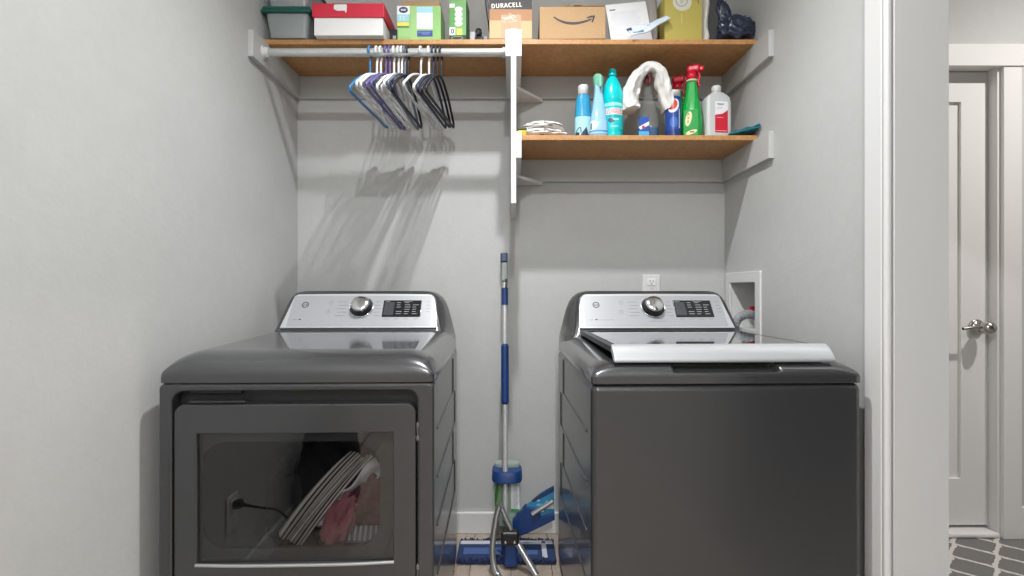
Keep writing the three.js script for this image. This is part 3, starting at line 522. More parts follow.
    c.fillStyle = 'rgb(55,78,150)'; c.fillRect(236, 290, 182, 72); c.fillStyle = 'rgb(130,150,200)'; c.fillRect(246, 306, 150, 8); c.fillRect(290, 326, 90, 8); c.fillStyle = 'rgb(160,205,135)'; c.fillRect(0, 270, 160, 90);
  }), gb, [0, 0.068, 0.0606]);
  const tb = thing('cardboard_box', 'plain tan cardboard box lying on top of the green carton', 'box', [-0.35, SU + 0.1366, 0.205]);
  part('box_body', rbox(0.145, 0.03, 0.11, 0.002), M.card, tb, [0, 0.015, 0]);
  // tall narrow green box
  const nb = thing('carton_box', 'tall narrow green and white carton with white capsule picture', 'box', [-0.203, SU, 0.235]);
  part('box_body', rbox(0.064, 0.165, 0.09, 0.002), plain(0.05, 0.12, 0.05, 0.5), nb, [0, 0.0825, 0], [0, -0.06, 0]);
  lab(0.0635, 0.1645, print(256, 660, (c, w, h) => {
    c.translate(0, -100); h = 760; c.fillStyle = 'rgb(120,172,108)'; c.fillRect(0, 0, w, h); c.fillStyle = 'rgb(96,160,84)'; c.fillRect(0, 200, 90, 330);
    c.fillStyle = 'rgb(240,243,236)'; c.fillRect(0, 180, 80, 60); c.fillStyle = 'rgb(248,246,250)'; for (let i = 0; i < 4; i++) { c.beginPath(); c.ellipse(140, 270 + i * 72, 60, 42, 0, 0, 7); c.fill(); }
    c.fillStyle = 'rgb(240,243,238)'; c.fillRect(0, 540, 90, 120); c.fillStyle = 'rgb(30,35,30)'; c.font = 'bold 100px sans-serif'; c.fillText('0', 18, 636);
    c.fillStyle = 'rgb(214,214,96)'; c.fillRect(110, 560, 84, 100); c.fillStyle = 'rgb(40,62,36)'; c.fillRect(0, 664, w, 96); c.strokeStyle = 'rgb(180,190,176)'; c.lineWidth = 6; c.beginPath(); c.ellipse(118, 706, 88, 26, 0, 0, 7); c.stroke();
  }), nb, [0.0455 * -0.06, 0.0825, 0.0456], [0, -0.06, 0]);
  // small camera-like device
  const cd = thing('small_device', 'small black round-lensed device with grey blocks beside the narrow carton', 'device', [-0.126, SU, 0.262]);
  part('lens_barrel', lathe([[0, 0], [0.0125, 0], [0.0125, 0.032], [0.010, 0.034], [0.009, 0.028], [0, 0.028]], 28).rotateX(Math.PI / 2), M.blackGloss, cd, [0.0, 0.033, 0.0]);
  part('stand', merge(rbox(0.026, 0.022, 0.03, 0.004).translate(0.002, 0.011, 0.005), rbox(0.072, 0.004, 0.034, 0.001).translate(0, 0.002, 0.006)), M.black, cd);
  part('side_block', rbox(0.02, 0.038, 0.026, 0.003), plain(0.42, 0.42, 0.44), cd, [-0.024, 0.022, 0]);
  part('side_block', rbox(0.017, 0.020, 0.026, 0.003), plain(0.2, 0.21, 0.22), cd, [0.025, 0.014, 0.004]);
  // battery carton
  const db = thing('cardboard_box', 'cardboard battery box with black top band and white lettering', 'box', [-0.006, SU, 0.215]);
  part('box_body', rbox(0.162, 0.172, 0.15, 0.003), M.card, db, [0, 0.086, 0], [0, 0.02, 0]);
  lab(0.16, 0.170, print(512, 544, (c, w, h) => { c.translate(0, -90); h = 634;
    c.fillStyle = 'rgb(206,164,118)'; c.fillRect(0, 0, w, h); c.fillStyle = 'rgb(168,116,74)'; c.fillRect(0, 250, w, 150); c.fillStyle = 'rgb(188,150,116)'; c.fillRect(140, 330, 240, 304); c.fillStyle = 'rgb(28,26,26)'; c.fillRect(0, 0, w, 262);
    c.save(); c.translate(20, 254); c.rotate(-0.07); c.fillStyle = 'rgb(236,232,226)'; c.font = 'bold 76px sans-serif'; c.fillText('DURACELL', 0, 0); c.restore();
    c.strokeStyle = 'rgba(235,228,222,0.7)'; c.lineWidth = 5; for (let i = 0; i < 12; i++) { c.beginPath(); c.moveTo(130 + rnd() * 240, 300 + rnd() * 120); c.lineTo(130 + rnd() * 240, 300 + rnd() * 120); c.stroke(); }
    c.fillStyle = 'rgb(150,100,64)'; c.fillRect(0, h - 22, w, 22);
  }), db, [0.0012, 0.086, 0.0758], [0, 0.02, 0]);
  part('side_flap', rbox(0.012, 0.09, 0.09, 0.003), M.black, db, [-0.086, 0.124, 0.02], [0, 0, 0.14]);
  // smile box
  const ab = thing('cardboard_box', 'brown cardboard box with a dark curved smile arrow', 'box', [0.2295, SU, 0.20], -0.02);
  part('box_body', rbox(0.248, 0.122, 0.2, 0.003), M.card, ab, [0, 0.061, 0]);
  part('box_flap', merge(rbox(0.236, 0.003, 0.19, 0.001).rotateZ(0.02).translate(0.004, 0.126, 0), rbox(0.10, 0.003, 0.18, 0.001).rotateZ(0.10).translate(-0.06, 0.128, 0)), M.cardDark, ab);
  const smile = new THREE.Shape(); smile.moveTo(-0.078, 0.022); smile.quadraticCurveTo(-0.02, -0.028, 0.066, 0.012); smile.lineTo(0.064, 0.017); smile.quadraticCurveTo(-0.02, -0.014, -0.076, 0.026); smile.lineTo(-0.078, 0.022);
  const arrow = new THREE.Shape(); [[0.046, 0.021], [0.062, 0.027], [0.077, 0.028], [0.078, 0.024], [0.070, 0.002], [0.065, 0.003], [0.070, 0.021], [0.047, 0.017]].forEach(([x, y], i) => i ? arrow.lineTo(x, y) : arrow.moveTo(x, y));
  part('smile_print', merge(extr(smile, 0.0004), extr(arrow, 0.0004)), plain(0.03, 0.03, 0.035, 0.6), ab, [0.006, 0.06, 0.1002]);
  part('tape', box(0.03, 0.001, 0.2), plain(0.6, 0.45, 0.28, 0.3), ab, [0.02, 0.1292, 0]);
  // papers
  const pp = thing('paper_leaflet', 'white printed leaflet leaning on the shelf beside the smile box', 'leaflet', [0.452, SU, 0.235]);
  part('booklet', rbox(0.158, 0.172, 0.012, 0.001), M.paper, pp, [0, 0.093, 0], [-0.18, 0, 0.11]);
  lab(0.156, 0.170, print(320, 348, (c, w, h) => { c.translate(0, -180); h = 540; c.fillStyle = 'rgb(240,241,244)'; c.fillRect(0, 0, w, h); c.fillStyle = 'rgb(70,76,90)'; c.fillRect(22, 226, 46, 10); c.fillStyle = 'rgb(214,216,222)'; for (let i = 0; i < 16; i++) c.fillRect(26, 252 + i * 8.5, 240 - 40 * hash(i, 1, 1), 3); }), pp, [0.0013, 0.0942, 0.0064], [-0.18, 0, 0.11]);
  const pl = thing('plastic_bag', 'pale blue and white folded plastic packet overhanging the shelf edge', 'packet', [0.505, SU, 0.288]);
  part('packet', sheet((u, v) => [-0.06 + 0.145 * u - 0.012 * v, 0.004 + 0.022 * u + 0.05 * u * u + 0.044 * v * (1 - 0.55 * u) + 0.003 * Math.sin(u * 11 + v * 5), 0.026 - 0.030 * v + 0.012 * Math.sin(u * 4) * v], 30, 14, 0.004), std(0xffffff, 0.3, 0, { map: canvasTex(256, 128, (c, w, h) => { c.fillStyle = 'rgb(206,216,232)'; c.fillRect(0, 0, w, h); c.fillStyle = 'rgb(96,116,146)'; c.fillRect(20, 74, 70, 30); c.fillStyle = 'rgb(60,72,96)'; c.fillRect(120, 50, 28, 10); c.fillRect(0, 0, 30, 40); }) }), pl);
  const gp = thing('fabric_pouch', 'greyish beige fabric pouch standing beside the yellow box', 'pouch', [0.547, SU, 0.20]);
  part('pouch', loft([[0.0, 0.05, 0.10], [0.06, 0.056, 0.1], [0.13, 0.05, 0.08], [0.2, 0.046, 0.04]].map(([y, w, d]) => Array.from({ length: 36 }, (_, i) => { const a = -i / 36 * 2 * Math.PI, f = 1 + 0.10 * Math.sin(a * 7 + y * 9); return V(w / 2 * Math.cos(a) * f, y, d / 2 * Math.sin(a) * f); })), true, 1.2), plain(0.36, 0.33, 0.31, 0.9), gp);
  // yellow box
  const yb = thing('carton_box', 'mustard yellow carton with a round pale emblem', 'box', [0.6465, SU, 0.22]);
  part('box_body', rbox(0.140, 0.175, 0.14, 0.002), plain(0.46, 0.39, 0.09, 0.5), yb, [0, 0.0875, 0]);
  lab(0.1395, 0.1745, print(350, 436, (c, w, h) => { c.translate(0, -76); h = 512; c.fillStyle = 'rgb(182,168,82)'; c.fillRect(0, 0, w, h); c.fillStyle = 'rgb(206,204,188)'; c.beginPath(); c.ellipse(165, 150, 90, 84, 0, 0, 7); c.fill(); c.strokeStyle = 'rgb(150,150,150)'; c.lineWidth = 8; c.beginPath(); c.ellipse(160, 142, 52, 48, 0, 0, 7); c.stroke(); c.fillStyle = 'rgb(165,165,160)'; c.font = 'bold 60px serif'; c.fillText('S', 142, 164); c.fillStyle = 'rgb(205,194,120)'; c.fillRect(156, 262, 8, 90); c.fillStyle = 'rgb(150,100,60)'; c.fillRect(312, 120, 12, 46); }), yb, [0, 0.0875, 0.0706]);
  // white sleeve, dark binder, navy bag
  const ws = thing('paper_bag', 'white crumpled paper bag squeezed beside the mustard yellow carton', 'paper bag', [0.740, SU, 0.215]);
  part('bag', loft([0, 0.03, 0.06, 0.1, 0.15, 0.2].map((y, k) => Array.from({ length: 40 }, (_, i) => { const a = -i / 40 * 2 * Math.PI, f = 1 + 0.22 * (noise3(Math.cos(a) * 3 + 9, y * 30, Math.sin(a) * 3) - 0.5); return V(0.019 * Math.cos(a) * f + 0.003 * Math.sin(k * 2), y, 0.065 * Math.sin(a) * f); })), true, 0.5), std(lin(0.70, 0.69, 0.66), 0.8), ws);
  const bn = thing('binder', 'charcoal binder standing between the white bag and the navy bag', 'binder', [0.776, SU, 0.145]);
  part('cover', merge(rbox(0.006, 0.23, 0.2, 0.002).translate(-0.018, 0.115, 0), rbox(0.006, 0.23, 0.2, 0.002).translate(0.018, 0.115, 0), rbox(0.042, 0.23, 0.006, 0.002).translate(0, 0.115, 0.1)), plain(0.06, 0.06, 0.065, 0.6), bn);
  part('pages', box(0.028, 0.22, 0.19), M.paper, bn, [0, 0.115, 0]);
  const nv = thing('plastic_bag', 'crumpled navy blue plastic bag at the right end of the long shelf', 'plastic bag', [0.860, SU, 0.24]);
  part('bag', merge(lump(0.070, 0.06, 0.060, 0.36, 2.3, 4.4, 40, 0.25).translate(0, 0.048, 0), lump(0.024, 0.06, 0.02, 0.5, 2.5, 7.7, 24).rotateZ(0.32).translate(-0.042, 0.125, 0)), phy(lin(0.006, 0.016, 0.045), { roughness: 0.28, clearcoat: 0.6, clearcoatRoughness: 0.2 }), nv);
}

// ------------------------------------------------------------------ things on the short lower shelf
{
  const fc = thing('folded_cloth', 'white folded towel with grey stripes beside the divider', 'towel', [0.122, SL, 0.205]);
  const tw = std(0xffffff, 0.95, 0, { map: dataTex(128, (u, v) => { const n = noise3(u * 5, v * 9, 31, 0), k = n > 0.7 ? 150 : 228; return [k, k - 2, k - 6]; }, true), bumpMap: weave, bumpScale: 0.0015 });
  for (const [y, w, s] of [[0.022, 0.090, 1.2], [0.048, 0.082, 4.7]]) part('fold', lump(w, 0.023, 0.075, 0.25, 2.2, s, 30, 0.1).translate(0, y, 0), tw, fc);
  const yc = thing('sponge', 'small yellow sponge tucked against the divider', 'sponge', [0.036, SL, 0.262]);
  part('sponge_body', rbox(0.036, 0.024, 0.05, 0.006), plain(0.55, 0.42, 0.06, 0.9), yc, [0.002, 0.012, 0]); part('scouring_layer', rbox(0.036, 0.008, 0.05, 0.003), plain(0.08, 0.12, 0.03, 0.95), yc, [0.002, 0.028, 0]);
  tag(part('clip', merge(rbox(0.014, 0.012, 0.016, 0.003).translate(0, 0.006, 0), tube([[-0.006, 0.01, 0], [0.004, 0.028, 0.002], [0.012, 0.03, 0.002], [0.014, 0.012, 0]], 0.0018, 20, 6)), M.black, null, [0.247, SL, 0.288]), 'small black clip at the shelf edge before the blue bottle', 'clip');
  const ovalLoft = (rows, k = 30, p = 2.4) => loft(rows.map(([y, w, d, x = 0]) => Array.from({ length: k }, (_, i) => { const a = -i / k * 2 * Math.PI, c = Math.cos(a), s = Math.sin(a); return V(x + w / 2 * Math.sign(c) * Math.pow(Math.abs(c), 2 / p), y, d / 2 * Math.sign(s) * Math.pow(Math.abs(s), 2 / p)); })), true, 0.9);
  // bottle a
  const a = thing('detergent_bottle', 'blue bottle with white cap, leftmost of the cleaning bottles', 'bottle', [0.283, SL, 0.19]);
  a.rotation.z = 0;
  part('bottle_body', ovalLoft([[0, 0.064, 0.044], [0.004, 0.070, 0.05], [0.10, 0.068, 0.05], [0.17, 0.058, 0.044], [0.192, 0.042, 0.036]]), plain(0.03, 0.30, 0.52, 0.25), a);
  part('label', ovalLoft([[0.012, 0.0715, 0.0515], [0.10, 0.0697, 0.0515]]), std(0xffffff, 0.4, 0, { map: canvasTex(256, 128, (c, w, h) => { c.fillStyle = 'rgb(165,214,232)'; c.fillRect(0, 0, w, h); c.fillStyle = 'rgb(235,242,246)'; c.fillRect(30, 20, 80, 60); c.fillStyle = 'rgb(40,50,70)'; c.beginPath(); c.moveTo(170, 128); c.lineTo(200, 60); c.lineTo(216, 128); c.fill(); }) }), a);
  part('cap', lathe([[0.0, 0.19], [0.021, 0.19], [0.021, 0.225], [0.018, 0.229], [0, 0.229]], 24), M.white, a);
  // bottle b: spray with green head
  const b = thing('spray_bottle', 'slim light blue spray bottle with a pale green head', 'bottle', [0.334, SL, 0.245]);
  part('bottle_body', ovalLoft([[0, 0.064, 0.045], [0.004, 0.072, 0.05], [0.06, 0.068, 0.048], [0.13, 0.046, 0.038], [0.18, 0.034, 0.03], [0.21, 0.032, 0.03]]), plain(0.30, 0.55, 0.80, 0.22), b);
  part('label', ovalLoft([[0.016, 0.0735, 0.0505], [0.07, 0.067, 0.048]]), std(0xffffff, 0.4, 0, { map: canvasTex(256, 128, (c, w, h) => { c.fillStyle = 'rgb(150,196,232)'; c.fillRect(0, 0, w, h); c.fillStyle = 'rgb(226,238,230)'; c.beginPath(); c.ellipse(150, 60, 34, 52, 0.5, 0, 7); c.fill(); c.fillStyle = 'rgb(70,130,120)'; c.fillRect(144, 30, 14, 60); c.fillStyle = 'rgb(70,130,200)'; c.fillRect(0, 98, w, 14); }) }), b);
  part('spray_head', merge(ovalLoft([[0.205, 0.034, 0.034], [0.226, 0.038, 0.046], [0.240, 0.036, 0.05, -0.003], [0.248, 0.022, 0.03, -0.004]]), rbox(0.01, 0.045, 0.008, 0.003).translate(0.002, 0.215, 0.028)), plain(0.22, 0.58, 0.42, 0.35), b);
  // bottle c: turquoise
  const c = thing('bleach_bottle', 'turquoise round bottle with red lettering on its label', 'bottle', [0.394, SL, 0.215]);
  part('bottle_body', lathe([[0, 0], [0.036, 0], [0.040, 0.004], [0.041, 0.02], [0.039, 0.024], [0.041, 0.028], [0.0415, 0.14], [0.0405, 0.145], [0.0435, 0.152], [0.0435, 0.165], [0.040, 0.19], [0.031, 0.22], [0.020, 0.243], [0.014, 0.252], [0.013, 0.258], [0, 0.258]], 44), plain(0.0, 0.56, 0.58, 0.2), c);
  part('label', new THREE.CylinderGeometry(0.0420, 0.0420, 0.102, 44, 1, true).translate(0, 0.088, 0).rotateY(Math.PI), std(0xffffff, 0.35, 0, { map: canvasTex(1024, 400, (k, w, h) => {
    k.fillStyle = 'rgb(20,190,196)'; k.fillRect(0, 0, w, h); k.fillStyle = 'rgb(150,228,228)'; k.fillRect(0, 0, w, 46);
    k.textAlign = 'center'; k.textBaseline = 'middle'; k.font = 'bold 92px sans-serif'; k.lineWidth = 20; k.lineJoin = 'round'; k.strokeStyle = 'rgb(236,240,240)'; k.fillStyle = 'rgb(206,52,60)'; k.save(); k.translate(w / 2, 130); k.scale(0.74, 1.15); k.strokeText('CLORALEX', 0, 0); k.fillText('CLORALEX', 0, 0); k.restore();
    k.fillStyle = 'rgb(70,90,110)'; k.fillRect(w / 2 - 90, 200, 180, 14); k.beginPath(); k.ellipse(w / 2 - 50, 268, 52, 34, 0.3, 0, 7); k.fill(); k.fillStyle = 'rgb(190,236,236)'; k.fillRect(w / 2 - 20, 244, 90, 18); k.fillRect(w / 2 - 60, 350, 120, 12);
  }) }), c);
  part('cap', lathe([[0.0155, 0.254], [0.0175, 0.256], [0.0175, 0.262], [0.0145, 0.265], [0.0145, 0.279], [0.012, 0.282], [0, 0.282]], 28), plain(0.0, 0.42, 0.46, 0.25), c);
  // bottle d: clear spray bottle with cloth over it
  const d = thing('spray_bottle', 'clear spray bottle of blue liquid under the draped white cloth', 'bottle', [0.533, SL, 0.215]);
  part('bottle_body', ovalLoft([[0, 0.082, 0.05], [0.005, 0.088, 0.056], [0.09, 0.084, 0.054], [0.15, 0.05, 0.042], [0.19, 0.03, 0.03], [0.225, 0.028, 0.028]]), phy(lin(0.93, 0.95, 0.96), { transmission: 0.95, thickness: 0, roughness: 0.08, ior: 1.45 }), d);
  part('liquid', ovalLoft([[0.004, 0.080, 0.048], [0.05, 0.079, 0.047]]), plain(0.005, 0.09, 0.24, 0.2), d);
  lab(0.040, 0.075, print(128, 240, (k, w, h) => { k.fillStyle = 'rgb(30,80,165)'; k.fillRect(0, 0, w, h); k.fillStyle = 'rgb(230,235,242)'; k.save(); k.rotate(-0.5); k.fillRect(-60, 110, 200, 40); k.restore(); k.fillStyle = 'rgb(190,60,70)'; k.beginPath(); k.arc(58, 128, 20, 0, 7); k.fill(); k.fillStyle = 'rgb(70,170,215)'; k.fillRect(0, 180, w, 60); }), d, [-0.023, 0.05, 0.0295]);
  part('spray_head', merge(rbox(0.026, 0.024, 0.03, 0.006).translate(0, 0.233, 0), rbox(0.020, 0.014, 0.05, 0.005).translate(0, 0.250, 0.006), rbox(0.007, 0.03, 0.005, 0.002).translate(0, 0.232, 0.027)), plain(0.16, 0.02, 0.03, 0.4), d);
  const cl = thing('cleaning_cloth', 'white terry cloth draped in an arch over the clear spray bottle', 'cloth', [0.538, SL, 0.215]);
  part('cloth', loft(Array.from({ length: 40 }, (_, j) => {
    const s = j / 39, cv = [[-0.076, 0.118], [-0.078, 0.165], [-0.066, 0.215], [-0.034, 0.262], [0.0, 0.282], [0.034, 0.262], [0.050, 0.215], [0.060, 0.168], [0.074, 0.118]], crv = new THREE.CatmullRomCurve3(cv.map(([x, y]) => V(x, y, 0))), p = crv.getPointAt(s), tg = crv.getTangentAt(s), nx = -tg.y, ny = tg.x;
    const w = 0.023 + 0.007 * Math.abs(2 * s - 1) - (s > 0.85 ? 0.05 * (s - 0.85) : 0), dz = 0.034 + 0.012 * Math.abs(2 * s - 1);
    return Array.from({ length: 36 }, (_, i) => { const a = i / 36 * 2 * Math.PI, f = 1 + 0.5 * (noise3(Math.cos(a) * 2.2 + 4, s * 11, Math.sin(a) * 2.2) - 0.5) + 0.22 * (noise3(Math.cos(a) * 6, s * 34, Math.sin(a) * 6) - 0.5) + 0.05 * Math.sin(a * 5 + s * 6); return V(p.x + nx * w * Math.cos(a) * f, p.y + ny * w * Math.cos(a) * f, 0.012 + dz * Math.sin(a) * f); });
  }), true, 1.3), M.cloth, cl);
  // can e
  const e = thing('spray_can', 'slim blue can with a red and white oval mark', 'can', [0.624, SL, 0.24]);
  part('can_body', lathe([[0, 0], [0.028, 0], [0.0295, 0.004], [0.0295, 0.155], [0.026, 0.162], [0, 0.162]], 36), plain(0.015, 0.05, 0.24, 0.25), e);
  part('label', new THREE.CylinderGeometry(0.0298, 0.0298, 0.14, 36, 1, true).translate(0, 0.078, 0).rotateY(Math.PI), std(0xffffff, 0.3, 0, { map: canvasTex(512, 380, (k, w, h) => { k.fillStyle = 'rgb(38,70,145)'; k.fillRect(0, 0, w, h); k.fillStyle = 'rgb(232,234,240)'; k.beginPath(); k.ellipse(238, 70, 56, 74, 0.5, 0, 7); k.fill(); k.fillStyle = 'rgb(214,66,52)'; k.beginPath(); k.ellipse(228, 58, 46, 56, 0.5, 0, 7); k.fill(); k.fillStyle = 'rgb(70,110,185)'; k.beginPath(); k.ellipse(240, 240, 42, 56, 0, 0, 7); k.fill(); k.fillStyle = 'rgb(205,214,235)'; k.fillRect(296, 100, 14, 200); k.fillStyle = 'rgb(28,52,120)'; k.fillRect(0, 320, w, 60); }) }), e);
  part('cap', lathe([[0.0, 0.160], [0.0265, 0.160], [0.0265, 0.182], [0.024, 0.186], [0, 0.186]], 30), plain(0.55, 0.56, 0.57, 0.3), e);
  // green spray bottles with red triggers
  function greenSpray(label, pos, turn) {
    const g = thing('spray_bottle', label, 'bottle', pos, turn, 'green spray bottles with red triggers');
    part('bottle_body', ovalLoft([[0, 0.072, 0.05], [0.005, 0.079, 0.056], [0.07, 0.079, 0.056], [0.13, 0.066, 0.05], [0.165, 0.052, 0.042], [0.2, 0.044, 0.038], [0.228, 0.036, 0.034]]), plain(0.005, 0.34, 0.05, 0.22), g);
    part('collar', lathe([[0.0, 0.224], [0.021, 0.224], [0.021, 0.232], [0, 0.232]], 24), plain(0.6, 0.65, 0.4, 0.4), g);
    part('spray_head', merge(lathe([[0, 0.231], [0.0195, 0.231], [0.018, 0.25], [0.016, 0.262], [0, 0.262]], 24), rbox(0.05, 0.030, 0.032, 0.010).translate(0.006, 0.276, 0), rbox(0.022, 0.02, 0.02, 0.006).translate(0.034, 0.274, 0)), plain(0.62, 0.008, 0.035, 0.3), g);
    part('trigger', tube([[0.022, 0.266, 0], [0.030, 0.245, 0], [0.024, 0.222, 0], [0.031, 0.205, 0]], 0.0045, 20, 8), plain(0.62, 0.008, 0.035, 0.3), g);
    const lm = print(160, 320, (k, w, h) => { k.fillStyle = 'rgb(24,150,62)'; k.fillRect(0, 0, w, h); k.fillStyle = 'rgb(226,222,176)'; k.beginPath(); k.ellipse(52, 110, 34, 92, 0.18, 0, 7); k.fill(); k.fillStyle = 'rgb(196,66,60)'; k.font = 'bold 44px sans-serif'; for (const [ch, y] of [['A', 70], ['X', 116], ['E', 160]]) k.fillText(ch, 36, y); k.fillStyle = 'rgb(226,222,176)'; k.beginPath(); k.ellipse(84, 276, 66, 24, -0.3, 0, 7); k.fill(); k.fillStyle = 'rgb(150,44,44)'; k.fillRect(66, 266, 50, 16); });
    lab(0.052, 0.10, lm, g, [-0.004, 0.06, 0.0295]);
    return g;
  }
  greenSpray('green spray bottle with red trigger head, front one beside the clear bottle', [0.699, SL, 0.232], -0.28);
  greenSpray('green spray bottle with red trigger head, standing behind the front one', [0.676, SL, 0.13], -0.4);
  // alcohol bottle
  const h = thing('rubbing_alcohol_bottle', 'translucent white rectangular bottle with a red and white label', 'bottle', [0.797, SL, 0.225], 0.12);
  part('bottle_body', loft([[0, 0.094, 0.05], [0.004, 0.101, 0.056], [0.14, 0.101, 0.056], [0.165, 0.092, 0.05], [0.180, 0.056, 0.04], [0.187, 0.032, 0.032]].map(([y, w, dd]) => roundQuad([[-w / 2, -dd / 2], [-w / 2, dd / 2], [w / 2, dd / 2], [w / 2, -dd / 2]], 0.014, y).reverse()), true, 0.6), phy(lin(0.74, 0.76, 0.77), { roughness: 0.4, transmission: 0.25, thickness: 0 }), h);
  part('cap', lathe([[0, 0.184], [0.0175, 0.184], [0.0175, 0.208], [0.0155, 0.212], [0, 0.212]], 28), M.white, h);
  lab(0.052, 0.12, print(208, 480, (k, w, hh) => { k.fillStyle = 'rgb(236,236,240)'; k.fillRect(0, 0, w, hh); k.fillStyle = 'rgb(205,22,52)'; k.beginPath(); k.moveTo(0, 210); k.lineTo(120, 190); k.lineTo(208, 130); k.lineTo(208, 480); k.lineTo(0, 480); k.fill(); k.fillStyle = 'rgb(80,96,140)'; k.fillRect(30, 34, 120, 12); k.fillRect(46, 52, 80, 8); k.fillStyle = 'rgb(190,192,204)'; k.fillRect(28, 90, 100, 8); k.fillRect(28, 108, 80, 8); k.fillStyle = 'rgb(238,180,190)'; k.fillRect(24, 244, 110, 9); k.fillRect(10, 448, 180, 10); }), h, [0.006, 0.084, 0.0288]);
  // teal cloth
  const tc = thing('folded_cloth', 'teal microfibre cloth folded at the right end of the short shelf', 'cloth', [0.874, SL, 0.275]);
  part('cloth', merge(sheet((u, v) => [-0.045 + 0.092 * u, 0.006 + 0.010 * u + 0.008 * v, -0.035 + 0.085 * v * (0.4 + 0.6 * u) + 0.003 * Math.sin(u * 20)], 24, 12, 0.007), sheet((u, v) => [-0.030 + 0.08 * u, 0.016 + 0.012 * u + 0.006 * v + 0.002 * Math.sin(u * 15), -0.03 + 0.07 * v * (0.3 + 0.7 * u)], 24, 12, 0.006)), std(lin(0.02, 0.15, 0.19), 0.95, 0, { bumpMap: weave, bumpScale: 0.002 }), tc);
}

// ------------------------------------------------------------------ mops between the machines
{
  const blueP = plain(0.008, 0.042, 0.17, 0.4);
  // spray mop leaning on the wall: foot at z 0.23, top at the wall
  const t = thing('spray_mop', 'silver and blue spray mop leaning on the back wall between the machines', 'mop', [0, 0, 0]);
  const A = V(-0.026, 0.16, 0.225), B = V(-0.031, 1.17, 0.046), P = (s) => A.clone().lerp(B, s).toArray(), seg = (a, b, r, n) => rod(P(a), P(b), r, n);
  part('pole', merge(seg(0, 0.92, 0.0105, 20)), std(lin(0.62, 0.63, 0.64), 0.32, 0.4), t);
  part('foam_grip', merge(seg(0.44, 0.655, 0.016, 20), new THREE.SphereGeometry(0.016, 16, 10).translate(...P(0.44)), new THREE.SphereGeometry(0.016, 16, 10).translate(...P(0.655))), blueP, t);
  part('top_sleeve', seg(0.825, 0.895, 0.0145), blueP, t);
  part('trigger_handle', merge(rbox(0.026, 0.085, 0.03, 0.007).rotateX(-0.17).translate(...P(0.962))), plain(0.30, 0.32, 0.31, 0.45), t);
  part('trigger', merge(rbox(0.009, 0.04, 0.012, 0.003).rotateX(-0.17).translate(P(0.915)[0] + 0.006, P(0.915)[1], P(0.915)[2] + 0.016)), M.dark, t);
  part('end_cap', rbox(0.030, 0.042, 0.036, 0.006).rotateX(-0.17).translate(P(1.022)[0] - 0.003, P(1.022)[1], P(1.022)[2]), plain(0.012, 0.035, 0.10, 0.4), t);
  // refill bottle strapped to the pole
  const bot = new THREE.Group(); bot.name = 'refill_bottle'; bot.position.y = -0.035; t.add(bot);
  const ring = (y, w, d, z) => Array.from({ length: 32 }, (_, i) => { const a = -i / 32 * 2 * Math.PI, c = Math.cos(a), s = Math.sin(a); return V(-0.02 + w / 2 * Math.sign(c) * Math.pow(Math.abs(c), 0.6), y, z - 0.045 + d / 2 * Math.sign(s) * Math.pow(Math.abs(s), 0.7)); });
  part('bottle_body', loft([ring(0.15, 0.07, 0.05, 0.205), ring(0.19, 0.098, 0.058, 0.2), ring(0.345, 0.108, 0.06, 0.175), ring(0.385, 0.1, 0.058, 0.17)], true, 0.8), phy(lin(0.62, 0.72, 0.62), { transmission: 0.55, thickness: 0, roughness: 0.2, ior: 1.4 }), bot);
  part('liquid', loft([ring(0.152, 0.06, 0.04, 0.205), ring(0.19, 0.09, 0.046, 0.2), ring(0.315, 0.098, 0.05, 0.178)], true, 0.8), plain(0.28, 0.40, 0.25, 0.4), bot);
  part('leaf_print', new THREE.PlaneGeometry(0.022, 0.11), print(64, 300, (c, w, h) => { c.fillStyle = 'rgb(120,160,110)'; c.fillRect(0, 0, w, h); c.fillStyle = 'rgb(50,110,50)'; c.beginPath(); c.ellipse(20, 150, 18, 130, 0.12, 0, 7); c.fill(); }), bot, [-0.058, 0.275, 0.1735], [-0.13, 0, 0]);
  part('label_print', new THREE.PlaneGeometry(0.034, 0.13), print(96, 360, (c, w, h) => { c.fillStyle = 'rgb(236,240,240)'; c.fillRect(0, 0, w, h); c.fillStyle = 'rgb(140,155,170)'; for (let i = 0; i < 26; i++) c.fillRect(20 + 8 * hash(i, 2, 2), 30 + i * 12, 40 + 20 * hash(i, 3, 3), 4); c.fillStyle = 'rgb(70,140,80)'; c.fillRect(0, 330, w, 30); }), bot, [0.013, 0.272, 0.1745], [-0.13, 0, 0]);
  part('collar', loft([ring(0.333, 0.120, 0.12, 0.207), ring(0.336, 0.123, 0.124, 0.207), ring(0.370, 0.119, 0.12, 0.202), ring(0.374, 0.114, 0.116, 0.202)], true, 0.7), blueP, bot);
  // second, folded mop: jointed grey tubes with a blue head folded up
  const m = thing('folded_flat_mop', 'grey tubed flat mop with black joint and blue head folded to the right', 'mop', [0, 0, 0]);
  part('bent_tube', tube([[-0.048, 0.245, 0.300], [-0.060, 0.20, 0.305], [-0.073, 0.10, 0.318], [-0.064, 0.035, 0.335], [-0.045, 0.008, 0.36], [-0.035, 0.008, 0.46]], 0.011, 50, 12), M.steel, m);
  part('cross_tube', merge(rod([-0.045, 0.235, 0.262], [0.012, 0.115, 0.285], 0.0095), rod([0.012, 0.115, 0.285], [0.09, 0.012, 0.345], 0.012)), M.steel, m);
  const jt = part('joint', merge(rbox(0.068, 0.052, 0.04, 0.010).translate(-0.008, 0.125, 0.29)), M.black, m);
  for (const x of [-0.024, 0.010]) part('rivet', new THREE.SphereGeometry(0.0055, 14, 10).scale(1, 1, 0.5), M.chrome, jt, [x, 0.115, 0.3105]);
  part('mop_neck', merge(rbox(0.052, 0.11, 0.03, 0.010).rotateX(-0.12).translate(-0.005, 0.066, 0.278)), blueP, m);
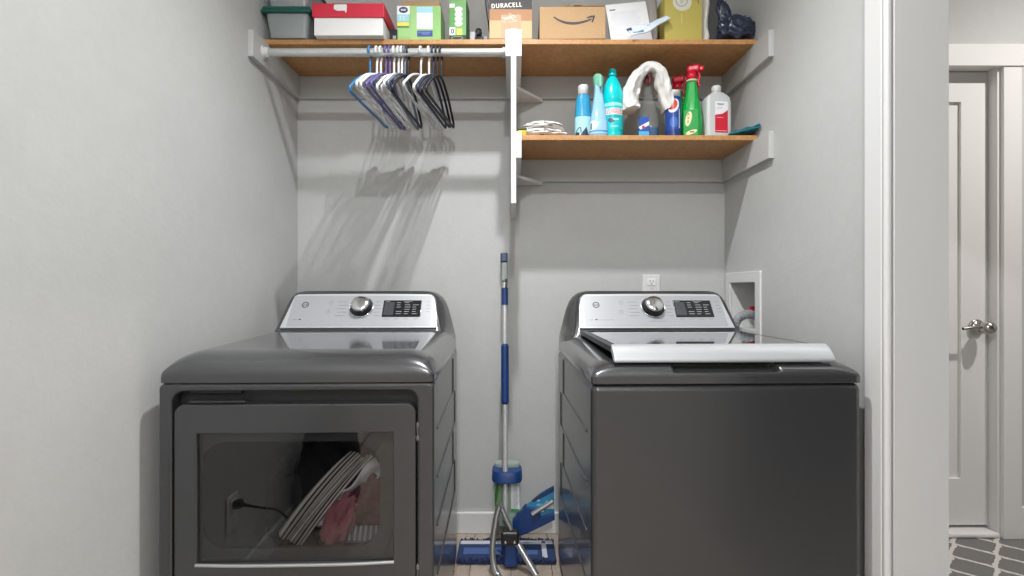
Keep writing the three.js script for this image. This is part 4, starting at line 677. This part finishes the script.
  const poly = (pts) => { const S = new THREE.Shape(); pts.forEach(([x, y], i) => i ? S.lineTo(x, y) : S.moveTo(x, y)); return S; };
  part('head_wing', extr(poly([[0.006, 0.085], [0.06, 0.107], [0.164, 0.158], [0.164, 0.178], [0.112, 0.162], [0.096, 0.196], [0.056, 0.204], [0.006, 0.146]]), 0.026, 0.004), blueP, m, [0, 0, 0.19]);
  const film = extr(poly([[0.056, 0.206], [0.100, 0.195], [0.116, 0.163], [0.164, 0.178], [0.164, 0.282], [0.12, 0.258]]), 0.010, 0.002), fuv = film.attributes.uv;
  for (let i = 0; i < fuv.count; i++) fuv.setXY(i, (film.attributes.position.getX(i) - 0.05) / 0.12, (film.attributes.position.getY(i) - 0.16) / 0.13);
  part('head_film', film, std(0xffffff, 0.2, 0, { map: canvasTex(128, 128, (c, w, h) => { c.fillStyle = 'rgb(48,128,170)'; c.fillRect(0, 0, w, h); c.fillStyle = 'rgb(205,222,230)'; c.fillRect(88, 62, 34, 30); c.fillRect(38, 50, 24, 12); c.fillRect(60, 92, 20, 12); c.fillStyle = 'rgb(18,52,98)'; c.beginPath(); c.moveTo(20, 60); c.lineTo(128, 0); c.lineTo(128, 22); c.lineTo(40, 66); c.fill(); c.fillStyle = 'rgb(110,180,205)'; c.fillRect(50, 72, 44, 10); }) }), m, [0, 0, 0.200]);
  part('head_tube', rod([0.078, 0.182, 0.226], [0.160, 0.232, 0.222], 0.009), M.steel, m);
  // microfibre pad on the floor along the wall
  const p = thing('mop_pad', 'blue microfibre mop pad with white binding on the floor between the machines', 'mop pad', [-0.022, 0, 0.182]);
  part('pad', metreUV(rbox(0.388, 0.024, 0.15, 0.009), 6), M.navy, p, [0, 0.012, 0]);
  part('pocket_band', merge(rbox(0.376, 0.006, 0.024, 0.003).translate(0, 0.0245, -0.048), rbox(0.02, 0.006, 0.12, 0.003).translate(0.15, 0.0245, 0.005)), plain(0.55, 0.56, 0.62, 0.9), p);
  part('inner_panel', merge(rbox(0.15, 0.006, 0.045, 0.003).translate(-0.095, 0.0245, 0.018), rbox(0.12, 0.006, 0.03, 0.003).translate(0.065, 0.0245, 0.028)), plain(0.07, 0.12, 0.30, 0.95), p);
  const gs = []; for (let i = 0; i < 240; i++) { const s = i % 2 ? 1 : -1, x = -0.19 + 0.38 * (i >> 1) / 119; gs.push(new THREE.SphereGeometry(0.005, 5, 4).scale(0.7, 1.3, 1.6).translate(x + rr(-0.002, 0.002), 0.014 + rr(0, 0.012), s * (0.071 + rr(0, 0.006)))); }
  const fr = part('fringe', merge(...gs), plain(0.025, 0.035, 0.10, 0.95), p); fr.userData.kind = 'stuff';
}

scene.traverse((o) => { if (o.isMesh) { o.castShadow = true; o.receiveShadow = true; } });
renderer.render(scene, camera);
